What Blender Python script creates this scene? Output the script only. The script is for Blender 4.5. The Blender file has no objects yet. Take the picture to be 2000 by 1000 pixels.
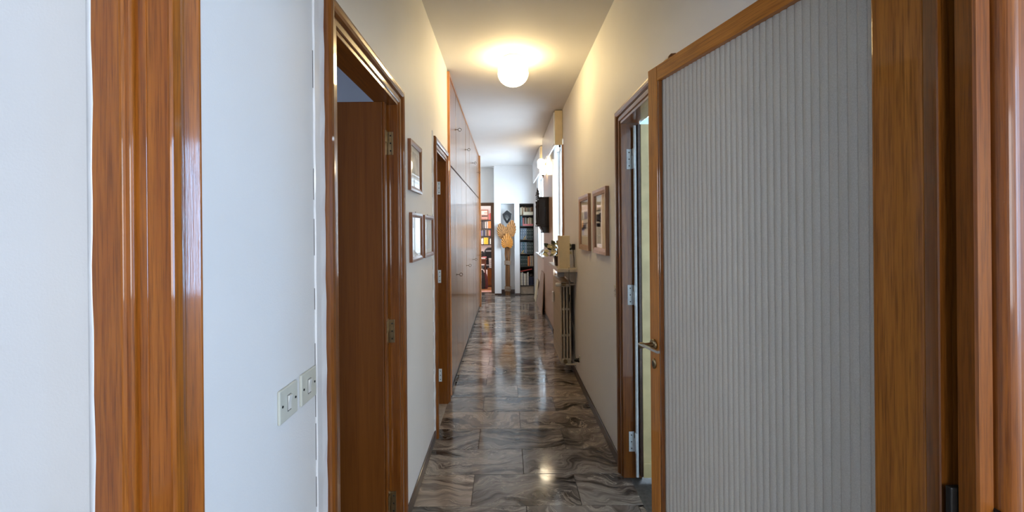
import bpy, bmesh, math, random
from mathutils import Vector, Matrix
random.seed(11)
sc = bpy.context.scene
C = sc.collection
PI = math.pi

# ------------------------------------------------------------------ camera
cd = bpy.data.cameras.new('camera'); cam = bpy.data.objects.new('camera', cd); C.objects.link(cam)
cd.sensor_width = 36.0; cd.sensor_fit = 'HORIZONTAL'
cd.lens = 840 / 2000 * 36.0
cd.shift_x = (1000 - 988) / 2000; cd.shift_y = -(500 - 448) / 2000
cd.clip_start = 0.02; cd.clip_end = 200
cam.matrix_world = Matrix.Translation((0, 0, 1.5)) @ Matrix.Rotation(PI/2, 4, 'X') @ Matrix.Rotation(math.radians(-0.5), 4, 'Z')
sc.camera = cam
# ------------------------------------------------------------------ world, daylight, exposure
w = bpy.data.worlds.new('world'); sc.world = w; w.use_nodes = True
bg = w.node_tree.nodes['Background']; bg.inputs[0].default_value = (0.72, 0.86, 1.0, 1); bg.inputs[1].default_value = 2.0
vs = sc.view_settings
vs.view_transform = 'Standard'; vs.look = 'None'; vs.gamma = 1.0; vs.use_curve_mapping = False
vs.exposure = 0.9

def daylight(name, loc, size, rot, power, col):
    l = bpy.data.lights.new(name, 'AREA'); l.shape = 'RECTANGLE'; l.size, l.size_y = size
    l.energy = power; l.color = col
    o = bpy.data.objects.new(name, l); C.objects.link(o); o.location = loc; o.rotation_euler = rot
    return o
COOL = (0.80, 0.90, 1.0)
daylight('daylight_near_window', (1.12, 5.70, 1.73), (1.7, 0.9), (0, PI/2, 0), 30, COOL)
daylight('daylight_far_window', (1.12, 8.48, 1.77), (1.5, 1.6), (0, PI/2, 0), 47, COOL)
daylight('daylight_side_room', (2.1, 4.45, 1.65), (1.2, 1.5), (-PI/2, 0, 0), 190, (0.66, 0.82, 1.0))
daylight('daylight_entry', (2.42, 0.02, 1.60), (1.2, 0.6), (0, PI/2, 0), 30, (0.30, 0.58, 1.0))
daylight('fill_entry_back', (1.25, -2.85, 1.6), (1.5, 1.4), (PI/2, 0, 0), 48, (0.97, 0.97, 1.0))  # added fill from behind the camera for surfaces facing it
daylight('daylight_bedroom', (-3.45, 1.9, 1.6), (1.3, 0.9), (0, -PI/2, 0), 9, (0.70, 0.78, 1.0))
daylight('daylight_study', (-3.0, 11.3, 1.6), (1.4, 1.2), (0, -PI/2, 0), 75, (1.0, 0.93, 0.90))

# ------------------------------------------------------------------ materials
def srgb(r, g, b):
    f = lambda c: (c/255/12.92) if c/255 <= 0.04045 else ((c/255+0.055)/1.055)**2.4
    return (f(r), f(g), f(b), 1)
M = {}
def base_mat(name):
    m = bpy.data.materials.new(name); m.use_nodes = True
    n = m.node_tree.nodes; p = n['Principled BSDF']
    return m, n, m.node_tree.links, p
def noise(n, l, scale, detail=3, vec=None, rough=0.5, dist=0.0):
    t = n.new('ShaderNodeTexNoise'); t.inputs['Scale'].default_value = scale; t.inputs['Detail'].default_value = detail
    t.inputs['Roughness'].default_value = rough; t.inputs['Distortion'].default_value = dist
    if vec is not None: l.new(vec, t.inputs['Vector'])
    return t
def coords(n, l, scale=(1, 1, 1), rnd=False):
    tc = n.new('ShaderNodeTexCoord'); mp = n.new('ShaderNodeMapping'); mp.inputs['Scale'].default_value = scale
    if rnd:
        oi = n.new('ShaderNodeObjectInfo'); mu = n.new('ShaderNodeMath'); mu.operation = 'MULTIPLY'; mu.inputs[1].default_value = 37.0
        l.new(oi.outputs['Random'], mu.inputs[0])
        ad = n.new('ShaderNodeVectorMath'); ad.operation = 'ADD'
        l.new(tc.outputs['Object'], ad.inputs[0]); l.new(mu.outputs[0], ad.inputs[1])
        l.new(ad.outputs[0], mp.inputs[0])
    else:
        l.new(tc.outputs['Object'], mp.inputs[0])
    return mp.outputs[0]
def ramp(n, l, fac, stops):
    r = n.new('ShaderNodeValToRGB'); e = r.color_ramp.elements
    e[0].position, e[0].color = stops[0]; e[1].position, e[1].color = stops[-1]
    for p, c in stops[1:-1]:
        x = e.new(p); x.color = c
    l.new(fac, r.inputs[0]); return r
def bump(n, l, p, h, strength, dist=0.01):
    b = n.new('ShaderNodeBump'); b.inputs['Strength'].default_value = strength; b.inputs['Distance'].default_value = dist
    l.new(h, b.inputs['Height']); l.new(b.outputs[0], p.inputs['Normal'])
def plain(name, col, rough=0.5, metal=0.0, var=0.12, scale=30, coat=0.0, bmp=0.1, coat_rough=0.05):
    if name in M: return M[name]
    m, n, l, p = base_mat(name)
    v = coords(n, l); t = noise(n, l, scale, 4, v)
    d = tuple(max(0, c*(1-var)) for c in col[:3]) + (1,); u = tuple(min(1, c*(1+var)) for c in col[:3]) + (1,)
    r = ramp(n, l, t.outputs['Fac'], [(0.3, d), (0.7, u)]); l.new(r.outputs[0], p.inputs['Base Color'])
    p.inputs['Roughness'].default_value = rough; p.inputs['Metallic'].default_value = metal
    p.inputs['Coat Weight'].default_value = coat; p.inputs['Coat Roughness'].default_value = coat_rough
    if bmp: bump(n, l, p, t.outputs['Fac'], bmp, 0.002)
    M[name] = m; return m
def paint(name, col, rough=0.6):
    m, n, l, p = base_mat(name)
    v = coords(n, l)
    big = noise(n, l, 1.6, 4, v); fine = noise(n, l, 220, 3, v); mid = noise(n, l, 25, 4, v)
    d = tuple(c*0.95 for c in col[:3]) + (1,)
    r = ramp(n, l, big.outputs['Fac'], [(0.35, d), (0.65, col)])
    sp = noise(n, l, 38, 2, v); spr = ramp(n, l, sp.outputs['Fac'], [(0.14, (0.55, 0.55, 0.55, 1)), (0.17, (1, 1, 1, 1))])
    mx = n.new('ShaderNodeMixRGB'); mx.blend_type = 'MULTIPLY'; mx.inputs[0].default_value = 1
    l.new(r.outputs[0], mx.inputs[1]); l.new(spr.outputs[0], mx.inputs[2]); l.new(mx.outputs[0], p.inputs['Base Color'])
    p.inputs['Roughness'].default_value = rough
    ad = n.new('ShaderNodeMath'); ad.operation = 'ADD'; l.new(fine.outputs['Fac'], ad.inputs[0]); l.new(mid.outputs['Fac'], ad.inputs[1])
    bump(n, l, p, ad.outputs[0], 0.12, 0.003)
    M[name] = m; return m
def wood(name, dark, light, axis='Z', rough=0.3, coat=0.6, scale=1.0, coat_rough=0.08, pore=0.55, bmp=0.06):
    m, n, l, p = base_mat(name)
    k = {'X': 0, 'Y': 1, 'Z': 2}[axis]
    s1 = [38*scale]*3; s1[k] = 1.2*scale
    s2 = [330*scale]*3; s2[k] = 9*scale
    g = noise(n, l, 1.0, 6, coords(n, l, s1, True), 0.6, 1.2)
    f = noise(n, l, 1.0, 4, coords(n, l, s2, True), 0.6, 0.2)
    mid = tuple((a+b)/2 for a, b in zip(dark, light))
    r = ramp(n, l, g.outputs['Fac'], [(0.28, dark), (0.5, mid), (0.72, light)])
    pr = ramp(n, l, f.outputs['Fac'], [(0.30, (pore, pore*0.95, pore*0.9, 1)), (0.55, (1, 1, 1, 1))])
    mx = n.new('ShaderNodeMixRGB'); mx.blend_type = 'MULTIPLY'; mx.inputs[0].default_value = 1
    l.new(r.outputs[0], mx.inputs[1]); l.new(pr.outputs[0], mx.inputs[2]); l.new(mx.outputs[0], p.inputs['Base Color'])
    p.inputs['Roughness'].default_value = rough; p.inputs['Specular IOR Level'].default_value = 0.25
    p.inputs['Coat Weight'].default_value = coat; p.inputs['Coat Roughness'].default_value = coat_rough
    bump(n, l, p, f.outputs['Fac'], bmp, 0.0015)
    if bmp > 0.1: l.new(p.inputs['Normal'].links[0].from_socket, p.inputs['Coat Normal'])
    M[name] = m; return m
def marble(name):
    m, n, l, p = base_mat(name)
    v0 = coords(n, l, (1, 1, 1), True)
    wn = noise(n, l, 2.0, 3, v0, 0.5)
    sub = n.new('ShaderNodeVectorMath'); sub.operation = 'MULTIPLY_ADD'
    sub.inputs[1].default_value = (0.5, 0.62, 0.2); l.new(wn.outputs['Color'], sub.inputs[0]); l.new(v0, sub.inputs[2])
    mp = n.new('ShaderNodeMapping'); mp.inputs['Scale'].default_value = (0.95, 5.2, 3); l.new(sub.outputs[0], mp.inputs[0])
    a = noise(n, l, 1.25, 7, mp.outputs[0], 0.60, 0.25)
    r = ramp(n, l, a.outputs['Fac'], [(0.28, (0.012, 0.011, 0.011, 1)), (0.38, (0.060, 0.053, 0.048, 1)), (0.47, (0.175, 0.150, 0.130, 1)),
                                     (0.55, (0.275, 0.245, 0.215, 1)), (0.63, (0.11, 0.097, 0.086, 1)), (0.76, (0.40, 0.37, 0.33, 1))])
    b = noise(n, l, 1.9, 8, mp.outputs[0], 0.68, 0.6)
    vr = ramp(n, l, b.outputs['Fac'], [(0.48, (0, 0, 0, 1)), (0.50, (0.75, 0.75, 0.75, 1)), (0.52, (0, 0, 0, 1))])
    mx = n.new('ShaderNodeMixRGB'); mx.inputs[2].default_value = (0.46, 0.41, 0.35, 1)
    l.new(vr.outputs[0], mx.inputs[0]); l.new(r.outputs[0], mx.inputs[1])
    c = noise(n, l, 1.6, 7, mp.outputs[0], 0.62, 0.4)
    cr = ramp(n, l, c.outputs['Fac'], [(0.36, (0.16, 0.14, 0.13, 1)), (0.46, (1, 1, 1, 1))])
    m2 = n.new('ShaderNodeMixRGB'); m2.blend_type = 'MULTIPLY'; m2.inputs[0].default_value = 1
    l.new(mx.outputs[0], m2.inputs[1]); l.new(cr.outputs[0], m2.inputs[2])
    oi = n.new('ShaderNodeObjectInfo')
    tr = ramp(n, l, oi.outputs['Random'], [(0.0, (0.62, 0.60, 0.60, 1)), (0.5, (1.0, 0.97, 0.95, 1)), (1.0, (1.38, 1.24, 1.12, 1))])
    m3 = n.new('ShaderNodeMixRGB'); m3.blend_type = 'MULTIPLY'; m3.inputs[0].default_value = 1
    l.new(m2.outputs[0], m3.inputs[1]); l.new(tr.outputs[0], m3.inputs[2]); l.new(m3.outputs[0], p.inputs['Base Color'])
    rr = ramp(n, l, b.outputs['Fac'], [(0.3, (0.05, 0.05, 0.05, 1)), (0.7, (0.15, 0.15, 0.15, 1))]); l.new(rr.outputs[0], p.inputs['Roughness'])
    wv = noise(n, l, 5.0, 3, v0); bump(n, l, p, wv.outputs['Fac'], 0.03, 0.01)
    M[name] = m; return m
def thin_glass(name, tint=(1, 1, 1, 1), rough=0.02, ior=1.5):
    m, n, l, p = base_mat(name); n.remove(p)
    out = n['Material Output']; t = n.new('ShaderNodeBsdfTransparent'); t.inputs[0].default_value = tint
    g = n.new('ShaderNodeBsdfGlossy'); g.inputs['Roughness'].default_value = rough
    fr = n.new('ShaderNodeFresnel'); fr.inputs[0].default_value = ior; mx = n.new('ShaderNodeMixShader')
    ge = n.new('ShaderNodeNewGeometry'); iv = n.new('ShaderNodeMath'); iv.operation = 'SUBTRACT'; iv.inputs[0].default_value = 1.0; l.new(ge.outputs['Backfacing'], iv.inputs[1])
    mu = n.new('ShaderNodeMath'); mu.operation = 'MULTIPLY'; l.new(fr.outputs[0], mu.inputs[0]); l.new(iv.outputs[0], mu.inputs[1])
    l.new(mu.outputs[0], mx.inputs[0]); l.new(t.outputs[0], mx.inputs[1]); l.new(g.outputs[0], mx.inputs[2]); l.new(mx.outputs[0], out.inputs[0])
    M[name] = m; return m
def frosted(name):
    m, n, l, p = base_mat(name); out = n['Material Output']
    v = coords(n, l); t = noise(n, l, 420, 2, v); t2 = noise(n, l, 60, 4, v)
    r = ramp(n, l, t.outputs['Fac'], [(0.3, (0.78, 0.742, 0.675, 1)), (0.7, (0.91, 0.872, 0.80, 1))])
    l.new(r.outputs[0], p.inputs['Base Color']); p.inputs['Roughness'].default_value = 0.42
    p.inputs['Specular IOR Level'].default_value = 0.6
    bump(n, l, p, t.outputs['Fac'], 0.22, 0.0015)
    tl = n.new('ShaderNodeBsdfTranslucent'); l.new(r.outputs[0], tl.inputs[0])
    mx = n.new('ShaderNodeMixShader'); mx.inputs[0].default_value = 0.5
    l.new(p.outputs[0], mx.inputs[1]); l.new(tl.outputs[0], mx.inputs[2]); l.new(mx.outputs[0], out.inputs[0])
    M[name] = m; return m
def glow(name, col, strength):
    m, n, l, p = base_mat(name)
    p.inputs['Base Color'].default_value = (0.9, 0.88, 0.82, 1); p.inputs['Roughness'].default_value = 0.25
    p.inputs['Emission Color'].default_value = col; p.inputs['Emission Strength'].default_value = strength
    M[name] = m; return m

paint('paint_white', (0.78, 0.775, 0.76, 1)); paint('paint_cool', (0.80, 0.81, 0.82, 1))
paint('paint_ceiling', (0.72, 0.71, 0.70, 1), 0.8); paint('paint_blue', (0.40, 0.66, 0.78, 1)); paint('paint_pink', (0.85, 0.76, 0.74, 1))
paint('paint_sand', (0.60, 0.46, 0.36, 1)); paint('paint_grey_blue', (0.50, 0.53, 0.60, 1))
HD, HL = (0.26, 0.066, 0.005, 1), (0.46, 0.145, 0.012, 1)
for ax in 'XZ': wood('oak_light_'+ax, (0.36, 0.115, 0.010, 1), (0.60, 0.225, 0.030, 1), ax, 0.42, 0.5, 1.0, 0.06)
wood('oak_gloss', HD, HL, 'Z', 0.30, 1.0, 1.0, 0.07, 0.55, 0.14)
wood('oak_shaded', (0.19, 0.050, 0.005, 1), (0.31, 0.098, 0.010, 1), 'Z', 0.45, 0.4, 1.0, 0.08)  # oak with its colour darkened to imitate weaker light on the right casing
for ax in 'XYZ': wood('oak_'+ax, HD, HL, ax, 0.42, 0.55, 1.0, 0.06)
DD, DL = (0.140, 0.040, 0.005, 1), (0.26, 0.086, 0.012, 1)
for ax in 'XYZ': wood('brown_'+ax, DD, DL, ax, 0.28, 0.8, 1.0, 0.06)
wood('leaf_brown', (0.125, 0.038, 0.005, 1), (0.185, 0.062, 0.009, 1), 'Z', 0.40, 0.25, 0.5, 0.15, 0.85)
wood('wardrobe_wood', (0.150, 0.064, 0.022, 1), (0.36, 0.175, 0.070, 1), 'Z', 0.30, 0.8, 0.5, 0.085, 0.55, 0.16)
wood('wardrobe_edge', (0.46, 0.18, 0.050, 1), (0.62, 0.28, 0.09, 1), 'Z', 0.25, 0.8, 1.0)
wood('baseboard_wood', (0.035, 0.020, 0.014, 1), (0.075, 0.042, 0.028, 1), 'Y', 0.35, 0.4)
wood('baseboard_wood_x', (0.05, 0.022, 0.014, 1), (0.10, 0.045, 0.028, 1), 'X', 0.35, 0.4)
for ax in 'YZ': wood('frame_wood_'+ax, (0.34, 0.18, 0.105, 1), (0.50, 0.29, 0.18, 1), ax, 0.35, 0.4, 2.0)
for ax in 'YZ': wood('frame_dark_'+ax, (0.17, 0.062, 0.024, 1), (0.28, 0.11, 0.045, 1), ax, 0.3, 0.4, 2.0)
wood('ebony', (0.008, 0.005, 0.004, 1), (0.020, 0.012, 0.009, 1), 'Z', 0.45, 0.15, 2.0)
wood('pier_wood', (0.48, 0.33, 0.22, 1), (0.60, 0.43, 0.30, 1), 'Z', 0.4, 0.3, 0.8, 0.15, 0.85)
wood('parquet', (0.33, 0.13, 0.05, 1), (0.50, 0.23, 0.10, 1), 'X', 0.3, 0.5, 1.0)
wood('study_frame', (0.085, 0.042, 0.022, 1), (0.15, 0.080, 0.045, 1), 'Z', 0.45, 0.15)
wood('study_wood', (0.10, 0.035, 0.02, 1), (0.20, 0.08, 0.045, 1), 'X', 0.4, 0.3, 1.0)
wood('shelf_dark', (0.040, 0.036, 0.034, 1), (0.075, 0.066, 0.060, 1), 'X', 0.5, 0.1, 1.0)
wood('board_ply', (0.38, 0.27, 0.20, 1), (0.50, 0.37, 0.28, 1), 'Z', 0.5, 0.1, 1.0)
marble('marble_floor'); thin_glass('window_glass', (0.95, 0.98, 1, 1)); frosted('reeded_glass'); thin_glass('picture_glass', ior=1.36)
plain('white_gloss', (0.78, 0.79, 0.80, 1), 0.3, 0, 0.05, 8, 0.3)
plain('white_frame', (0.80, 0.82, 0.84, 1), 0.35, 0, 0.04, 8, 0.2)
plain('cream_box', (0.66, 0.55, 0.36, 1), 0.5, 0, 0.06, 12)
plain('plastic_ivory', (0.58, 0.58, 0.50, 1), 0.35, 0, 0.05, 20)
plain('plastic_white', (0.72, 0.72, 0.68, 1), 0.3, 0, 0.03, 20)
plain('radiator_paint', (0.50, 0.44, 0.35, 1), 0.4, 0, 0.08, 25)
plain('stone_shelf', (0.50, 0.44, 0.36, 1), 0.35, 0, 0.15, 18)
plain('steel', (0.55, 0.55, 0.55, 1), 0.25, 1.0, 0.05, 40)
plain('brass_old', (0.30, 0.22, 0.12, 1), 0.35, 1.0, 0.2, 40)
plain('brass', (0.45, 0.28, 0.12, 1), 0.3, 1.0, 0.1, 40)
plain('pull_metal', (0.10, 0.065, 0.035, 1), 0.35, 0.9, 0.2, 40)
plain('painted_hinge', (0.62, 0.68, 0.70, 1), 0.4, 0, 0.1, 60)
plain('black_metal', (0.012, 0.011, 0.010, 1), 0.45, 0.3, 0.3, 60)
plain('black_plastic', (0.012, 0.012, 0.013, 1), 0.4, 0, 0.2, 60)
plain('cord_grey', (0.09, 0.085, 0.08, 1), 0.5, 0, 0.1, 60)
plain('olive_paint', (0.52, 0.43, 0.22, 1), 0.4, 0, 0.15, 9)
plain('slate_floor', (0.035, 0.050, 0.058, 1), 0.4, 0, 0.5, 90)
plain('entry_floor', (0.16, 0.14, 0.12, 1), 0.3, 0, 0.3, 9)
plain('grout', (0.045, 0.040, 0.036, 1), 0.8, 0, 0.3, 60)
plain('threshold_stone', (0.33, 0.29, 0.25, 1), 0.35, 0, 0.2, 30)
plain('mat_board', (0.72, 0.69, 0.60, 1), 0.6, 0, 0.04, 9)
plain('print_sepia', (0.52, 0.47, 0.36, 1), 0.5, 0, 0.45, 22)
plain('print_pale', (0.70, 0.74, 0.76, 1), 0.4, 0, 0.15, 14)
plain('paper_white', (0.85, 0.85, 0.83, 1), 0.6, 0, 0.05, 30)
plain('ink_dark', (0.05, 0.045, 0.045, 1), 0.6, 0, 0.8, 60)
plain('ink_rose', (0.55, 0.30, 0.25, 1), 0.6, 0, 0.3, 60)
plain('ink_ochre', (0.55, 0.36, 0.12, 1), 0.6, 0, 0.3, 60)
plain('palm_orange', (0.50, 0.21, 0.035, 1), 0.55, 0, 0.25, 25)
plain('palm_tan', (0.38, 0.185, 0.06, 1), 0.6, 0, 0.3, 25)
wood('stalk', (0.15, 0.065, 0.025, 1), (0.40, 0.20, 0.085, 1), 'Z', 0.7, 0.0, 3.0)
plain('raffia', (0.28, 0.20, 0.14, 1), 0.8, 0, 0.4, 80)
plain('chalk', (0.45, 0.45, 0.43, 1), 0.7, 0, 0.1, 60)
plain('leaf_cream', (0.72, 0.66, 0.42, 1), 0.4, 0, 0.25, 40)
plain('leaf_green', (0.035, 0.050, 0.022, 1), 0.4, 0, 0.4, 40)
plain('pot_dark', (0.055, 0.032, 0.026, 1), 0.4, 0, 0.2, 20)
plain('soil', (0.03, 0.02, 0.015, 1), 0.9, 0, 0.4, 90)
plain('silver', (0.50, 0.52, 0.53, 1), 0.25, 1.0, 0.5, 25, bmp=0.4)
plain('fabric_black', (0.018, 0.018, 0.020, 1), 0.85, 0, 0.3, 60)
plain('plastic_grey', (0.28, 0.28, 0.29, 1), 0.4, 0, 0.1, 30)
plain('basket_white', (0.75, 0.74, 0.72, 1), 0.6, 0, 0.1, 70)
plain('maroon_cloth', (0.10, 0.022, 0.022, 1), 0.9, 0, 0.3, 50)
glow('lamp_glow', (1.0, 0.74, 0.36, 1), 18.0); glow('sconce_glow', (1.0, 0.84, 0.58, 1), 11.0)
BOOKC = {'dark green': (0.025, 0.045, 0.042), 'teal': (0.035, 0.10, 0.13), 'grey blue': (0.13, 0.17, 0.22), 'cream': (0.66, 0.60, 0.46), 'tan': (0.42, 0.30, 0.18),
         'olive': (0.15, 0.14, 0.07), 'brown': (0.15, 0.075, 0.035), 'red': (0.42, 0.06, 0.05), 'orange': (0.60, 0.22, 0.06), 'yellow': (0.78, 0.50, 0.04),
         'white': (0.76, 0.75, 0.70), 'navy': (0.03, 0.045, 0.11), 'violet blue': (0.12, 0.13, 0.30), 'pink': (0.60, 0.17, 0.17), 'black': (0.018, 0.018, 0.02), 'grey': (0.24, 0.23, 0.22)}
for k_, c_ in BOOKC.items(): plain('book_'+k_.replace(' ', '_'), c_ + (1,), 0.5, 0, 0.12, 40)

# ------------------------------------------------------------------ builders
ROOT = {}          # top-level objects whose children are given in world coordinates
def tag(o, label=None, cat=None, group=None, kind=None):
    if label: o['label'] = label
    if cat: o['category'] = cat
    if group: o['group'] = group
    if kind: o['kind'] = kind
    return o
def attach(o, parent):
    if parent is not None:
        o.parent = parent
        if parent in ROOT.values() or parent.name in ROOT:
            o.matrix_parent_inverse = Matrix.Translation(-parent.location)
def thing(name, loc, label, cat, group=None, kind=None, rotz=0, local=False):
    o = bpy.data.objects.new(name, None); C.objects.link(o); o.location = loc; o.rotation_euler = (0, 0, rotz)
    o.empty_display_size = 0.05
    if not local: ROOT[o.name] = o
    return tag(o, label, cat, group, kind)
class MB:
    def __init__(s): s.v = []; s.f = []; s.sm = []
    def add(s, vs_, fs, smooth=False):
        b = len(s.v); s.v += [tuple(v) for v in vs_]
        for f in fs: s.f.append(tuple(b+i for i in f)); s.sm.append(smooth)
        return s
    def box(s, x0, x1, y0, y1, z0, z1, bev=0.0):
        if x0 > x1: x0, x1 = x1, x0
        if y0 > y1: y0, y1 = y1, y0
        if z0 > z1: z0, z1 = z1, z0
        if bev <= 0:
            return s.add([(x0,y0,z0),(x1,y0,z0),(x1,y1,z0),(x0,y1,z0),(x0,y0,z1),(x1,y0,z1),(x1,y1,z1),(x0,y1,z1)],
                         [(0,3,2,1),(4,5,6,7),(0,1,5,4),(1,2,6,5),(2,3,7,6),(3,0,4,7)])
        bm = bmesh.new(); bmesh.ops.create_cube(bm, size=1)
        for v in bm.verts: v.co = Vector(((x0+x1)/2+v.co.x*(x1-x0), (y0+y1)/2+v.co.y*(y1-y0), (z0+z1)/2+v.co.z*(z1-z0)))
        bmesh.ops.bevel(bm, geom=list(bm.edges), offset=min(bev, 0.45*min(x1-x0, y1-y0, z1-z0)), segments=2, affect='EDGES', profile=0.5)
        bm.verts.index_update()
        s.add([v.co[:] for v in bm.verts], [[v.index for v in f.verts] for f in bm.faces]); bm.free(); return s
    def prism(s, poly, a, b, axis='Z', smooth=False):
        n = len(poly)
        def pt(p, t): return {'Z': (p[0], p[1], t), 'Y': (p[0], t, p[1]), 'X': (t, p[0], p[1])}[axis]
        vs_ = [pt(p, a) for p in poly] + [pt(p, b) for p in poly]
        fs = [(i, (i+1) % n, n+(i+1) % n, n+i) for i in range(n)]
        s.add(vs_, fs, smooth); s.add(vs_, [tuple(range(n))[::-1], tuple(range(n, 2*n))]); return s
    def loft(s, rings, closed=True, cap=True, smooth=True):
        n = len(rings[0]); vs_ = [p for r in rings for p in r]; fs = []
        for k in range(len(rings)-1):
            for i in range(n if closed else n-1):
                j = (i+1) % n; fs.append((k*n+i, k*n+j, (k+1)*n+j, (k+1)*n+i))
        s.add(vs_, fs, smooth)
        if cap: s.add(rings[0], [tuple(range(n))[::-1]]); s.add(rings[-1], [tuple(range(n))])
        return s
    def lathe(s, prof, c, axis='Z', seg=20):
        rings = []
        for r, h in prof:
            ring = []
            for i in range(seg):
                a = 2*PI*i/seg; u, v = r*math.cos(a), r*math.sin(a)
                ring.append({'Z': (c[0]+u, c[1]+v, c[2]+h), 'X': (c[0]+h, c[1]+u, c[2]+v), 'Y': (c[0]+u, c[1]+h, c[2]+v)}[axis])
            rings.append(ring)
        return s.loft(rings)
    def tube(s, pts, r, seg=8):
        pts = [Vector(p) for p in pts]; rings = []
        rr = r if isinstance(r, (list, tuple)) else [r]*len(pts)
        for i, p in enumerate(pts):
            t = (pts[min(i+1, len(pts)-1)] - pts[max(i-1, 0)]).normalized()
            up = Vector((0, 0, 1)) if abs(t.z) < 0.9 else Vector((1, 0, 0))
            a = t.cross(up).normalized(); b = t.cross(a)
            rings.append([p + rr[i]*(math.cos(2*PI*k/seg)*a + math.sin(2*PI*k/seg)*b) for k in range(seg)])
        return s.loft(rings)
    def mesh(s, name, mat):
        me = bpy.data.meshes.new(name); me.from_pydata(s.v, [], s.f)
        me.polygons.foreach_set('use_smooth', s.sm)
        me.materials.append(M[mat]); me.update()
        bm = bmesh.new(); bm.from_mesh(me); bmesh.ops.recalc_face_normals(bm, faces=bm.faces); bm.to_mesh(me); bm.free()
        return me
    def build(s, name, mat, parent=None):
        if parent is None:       # origin at the base centre
            xs, ys, zs = zip(*s.v); c = ((min(xs)+max(xs))/2, (min(ys)+max(ys))/2, min(zs))
            s.v = [(v[0]-c[0], v[1]-c[1], v[2]-c[2]) for v in s.v]
        o = bpy.data.objects.new(name, s.mesh(name, mat)); C.objects.link(o)
        if parent is None: o.location = c; ROOT[o.name] = o
        else: attach(o, parent)
        return o
def box(name, x0, x1, y0, y1, z0, z1, mat, parent=None, bev=0.0): return MB().box(x0, x1, y0, y1, z0, z1, bev).build(name, mat, parent)
def struct(o, label, cat): return tag(o, label, cat, kind='structure')

# ------------------------------------------------------------------ room shell
XL, XR, ZC = -0.522, 0.705, 2.96
ZE = 9.85
def boxes(lst):
    m = MB()
    for b in lst: m.box(*b)
    return m
# left corridor wall
D1 = (1.30, 2.07, 2.115); D2 = (3.16, 3.72, 2.105); D3 = (1.84, 2.60, 2.145)
struct(boxes([(-0.60, XL, 0.738, D1[0], 0, ZC), (-0.60, XL, D1[0], D1[1], D1[2], ZC), (-0.60, XL, D1[1], D2[0], 0, ZC), (-0.60, XL, D2[0], D2[1], D2[2], ZC),
              (-0.60, XL, D2[1], 3.90, 0, ZC), (-1.25, -0.60, 3.84, 3.90, 0, ZC), (-1.25, -1.15, 3.90, 10.3, 0, ZC)]).build('wall_left', 'paint_white'),
       'white painted left corridor wall with two doorways', 'wall')
# right corridor wall with side door and two windows
W1 = (5.24, 6.16, 0.86, 2.60); W2 = (7.66, 9.30, 0.98, 2.56)
struct(boxes([(0.80, 0.90, 0.735, 1.22, 0, ZC), (XR, 0.90, 1.20, 1.24, 0, ZC), (XR, 0.80, 1.24, D3[0], 0, ZC), (XR, 0.80, D3[0], D3[1], D3[2], ZC), (XR, 0.80, D3[1], 4.10, 0, ZC),
              (XR, 0.97, 4.10, W1[0], 0, ZC), (XR, 0.97, W1[0], W1[1], 0, W1[2]), (XR, 0.97, W1[0], W1[1], W1[3], ZC), (XR, 0.97, W1[1], W2[0], 0, ZC),
              (XR, 0.97, W2[0], W2[1], 0, W2[2]), (XR, 0.97, W2[0], W2[1], W2[3], ZC), (XR, 0.97, W2[1], 10.3, 0, ZC)]).build('wall_right', 'paint_white'),
       'long white right corridor wall warmed by the ceiling lamp', 'wall')
# pier facing between the windows, and wall under far window
struct(box('trim_6', 0.672, XR, W1[1], W2[0], 0, 2.5, 'pier_wood', None, 0.004), 'pinkish wood facing on the pier between the two windows', 'trim')
struct(box('trim_7', 0.690, XR, W2[0]+0.002, 9.45, 0, W2[2]-0.03, 'paint_sand'), 'sand coloured panel under the far window', 'trim')
# end wall with niches
NX = [(-0.265, -0.112), (0.196, 0.313), (0.644, 0.705)]
NT = 2.09
struct(boxes([(NX[0][0], NX[0][1], ZE, 10.3, 0, NT), (NX[1][0], NX[1][1], ZE, 10.3, 0, NT), (NX[2][0], NX[2][1], ZE, 10.3, 0, NT), (NX[0][0], XR, ZE, 10.3, NT, ZC),
              (NX[0][1], NX[1][0], 10.10, 10.3, 0, NT), (NX[1][1], NX[2][0], 10.16, 10.3, 0, NT)]).build('wall_end', 'paint_cool'),
       'white end wall with two tall niches', 'wall')
SD = (-0.95, -0.335, 2.06)   # study doorway
struct(boxes([(-1.15, SD[0], 10.2, 10.3, 0, ZC), (SD[0], SD[1], 10.2, 10.3, SD[2], ZC), (SD[1], NX[0][0], 10.2, 10.3, 0, ZC)]).build('wall_study_front', 'paint_white'),
       'white wall around the doorway to the study', 'wall')
struct(box('ceiling', -1.25, 0.97, 0.69, 10.3, ZC, ZC+0.1, 'paint_ceiling'), 'white corridor ceiling around the lamp', 'ceiling')
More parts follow.
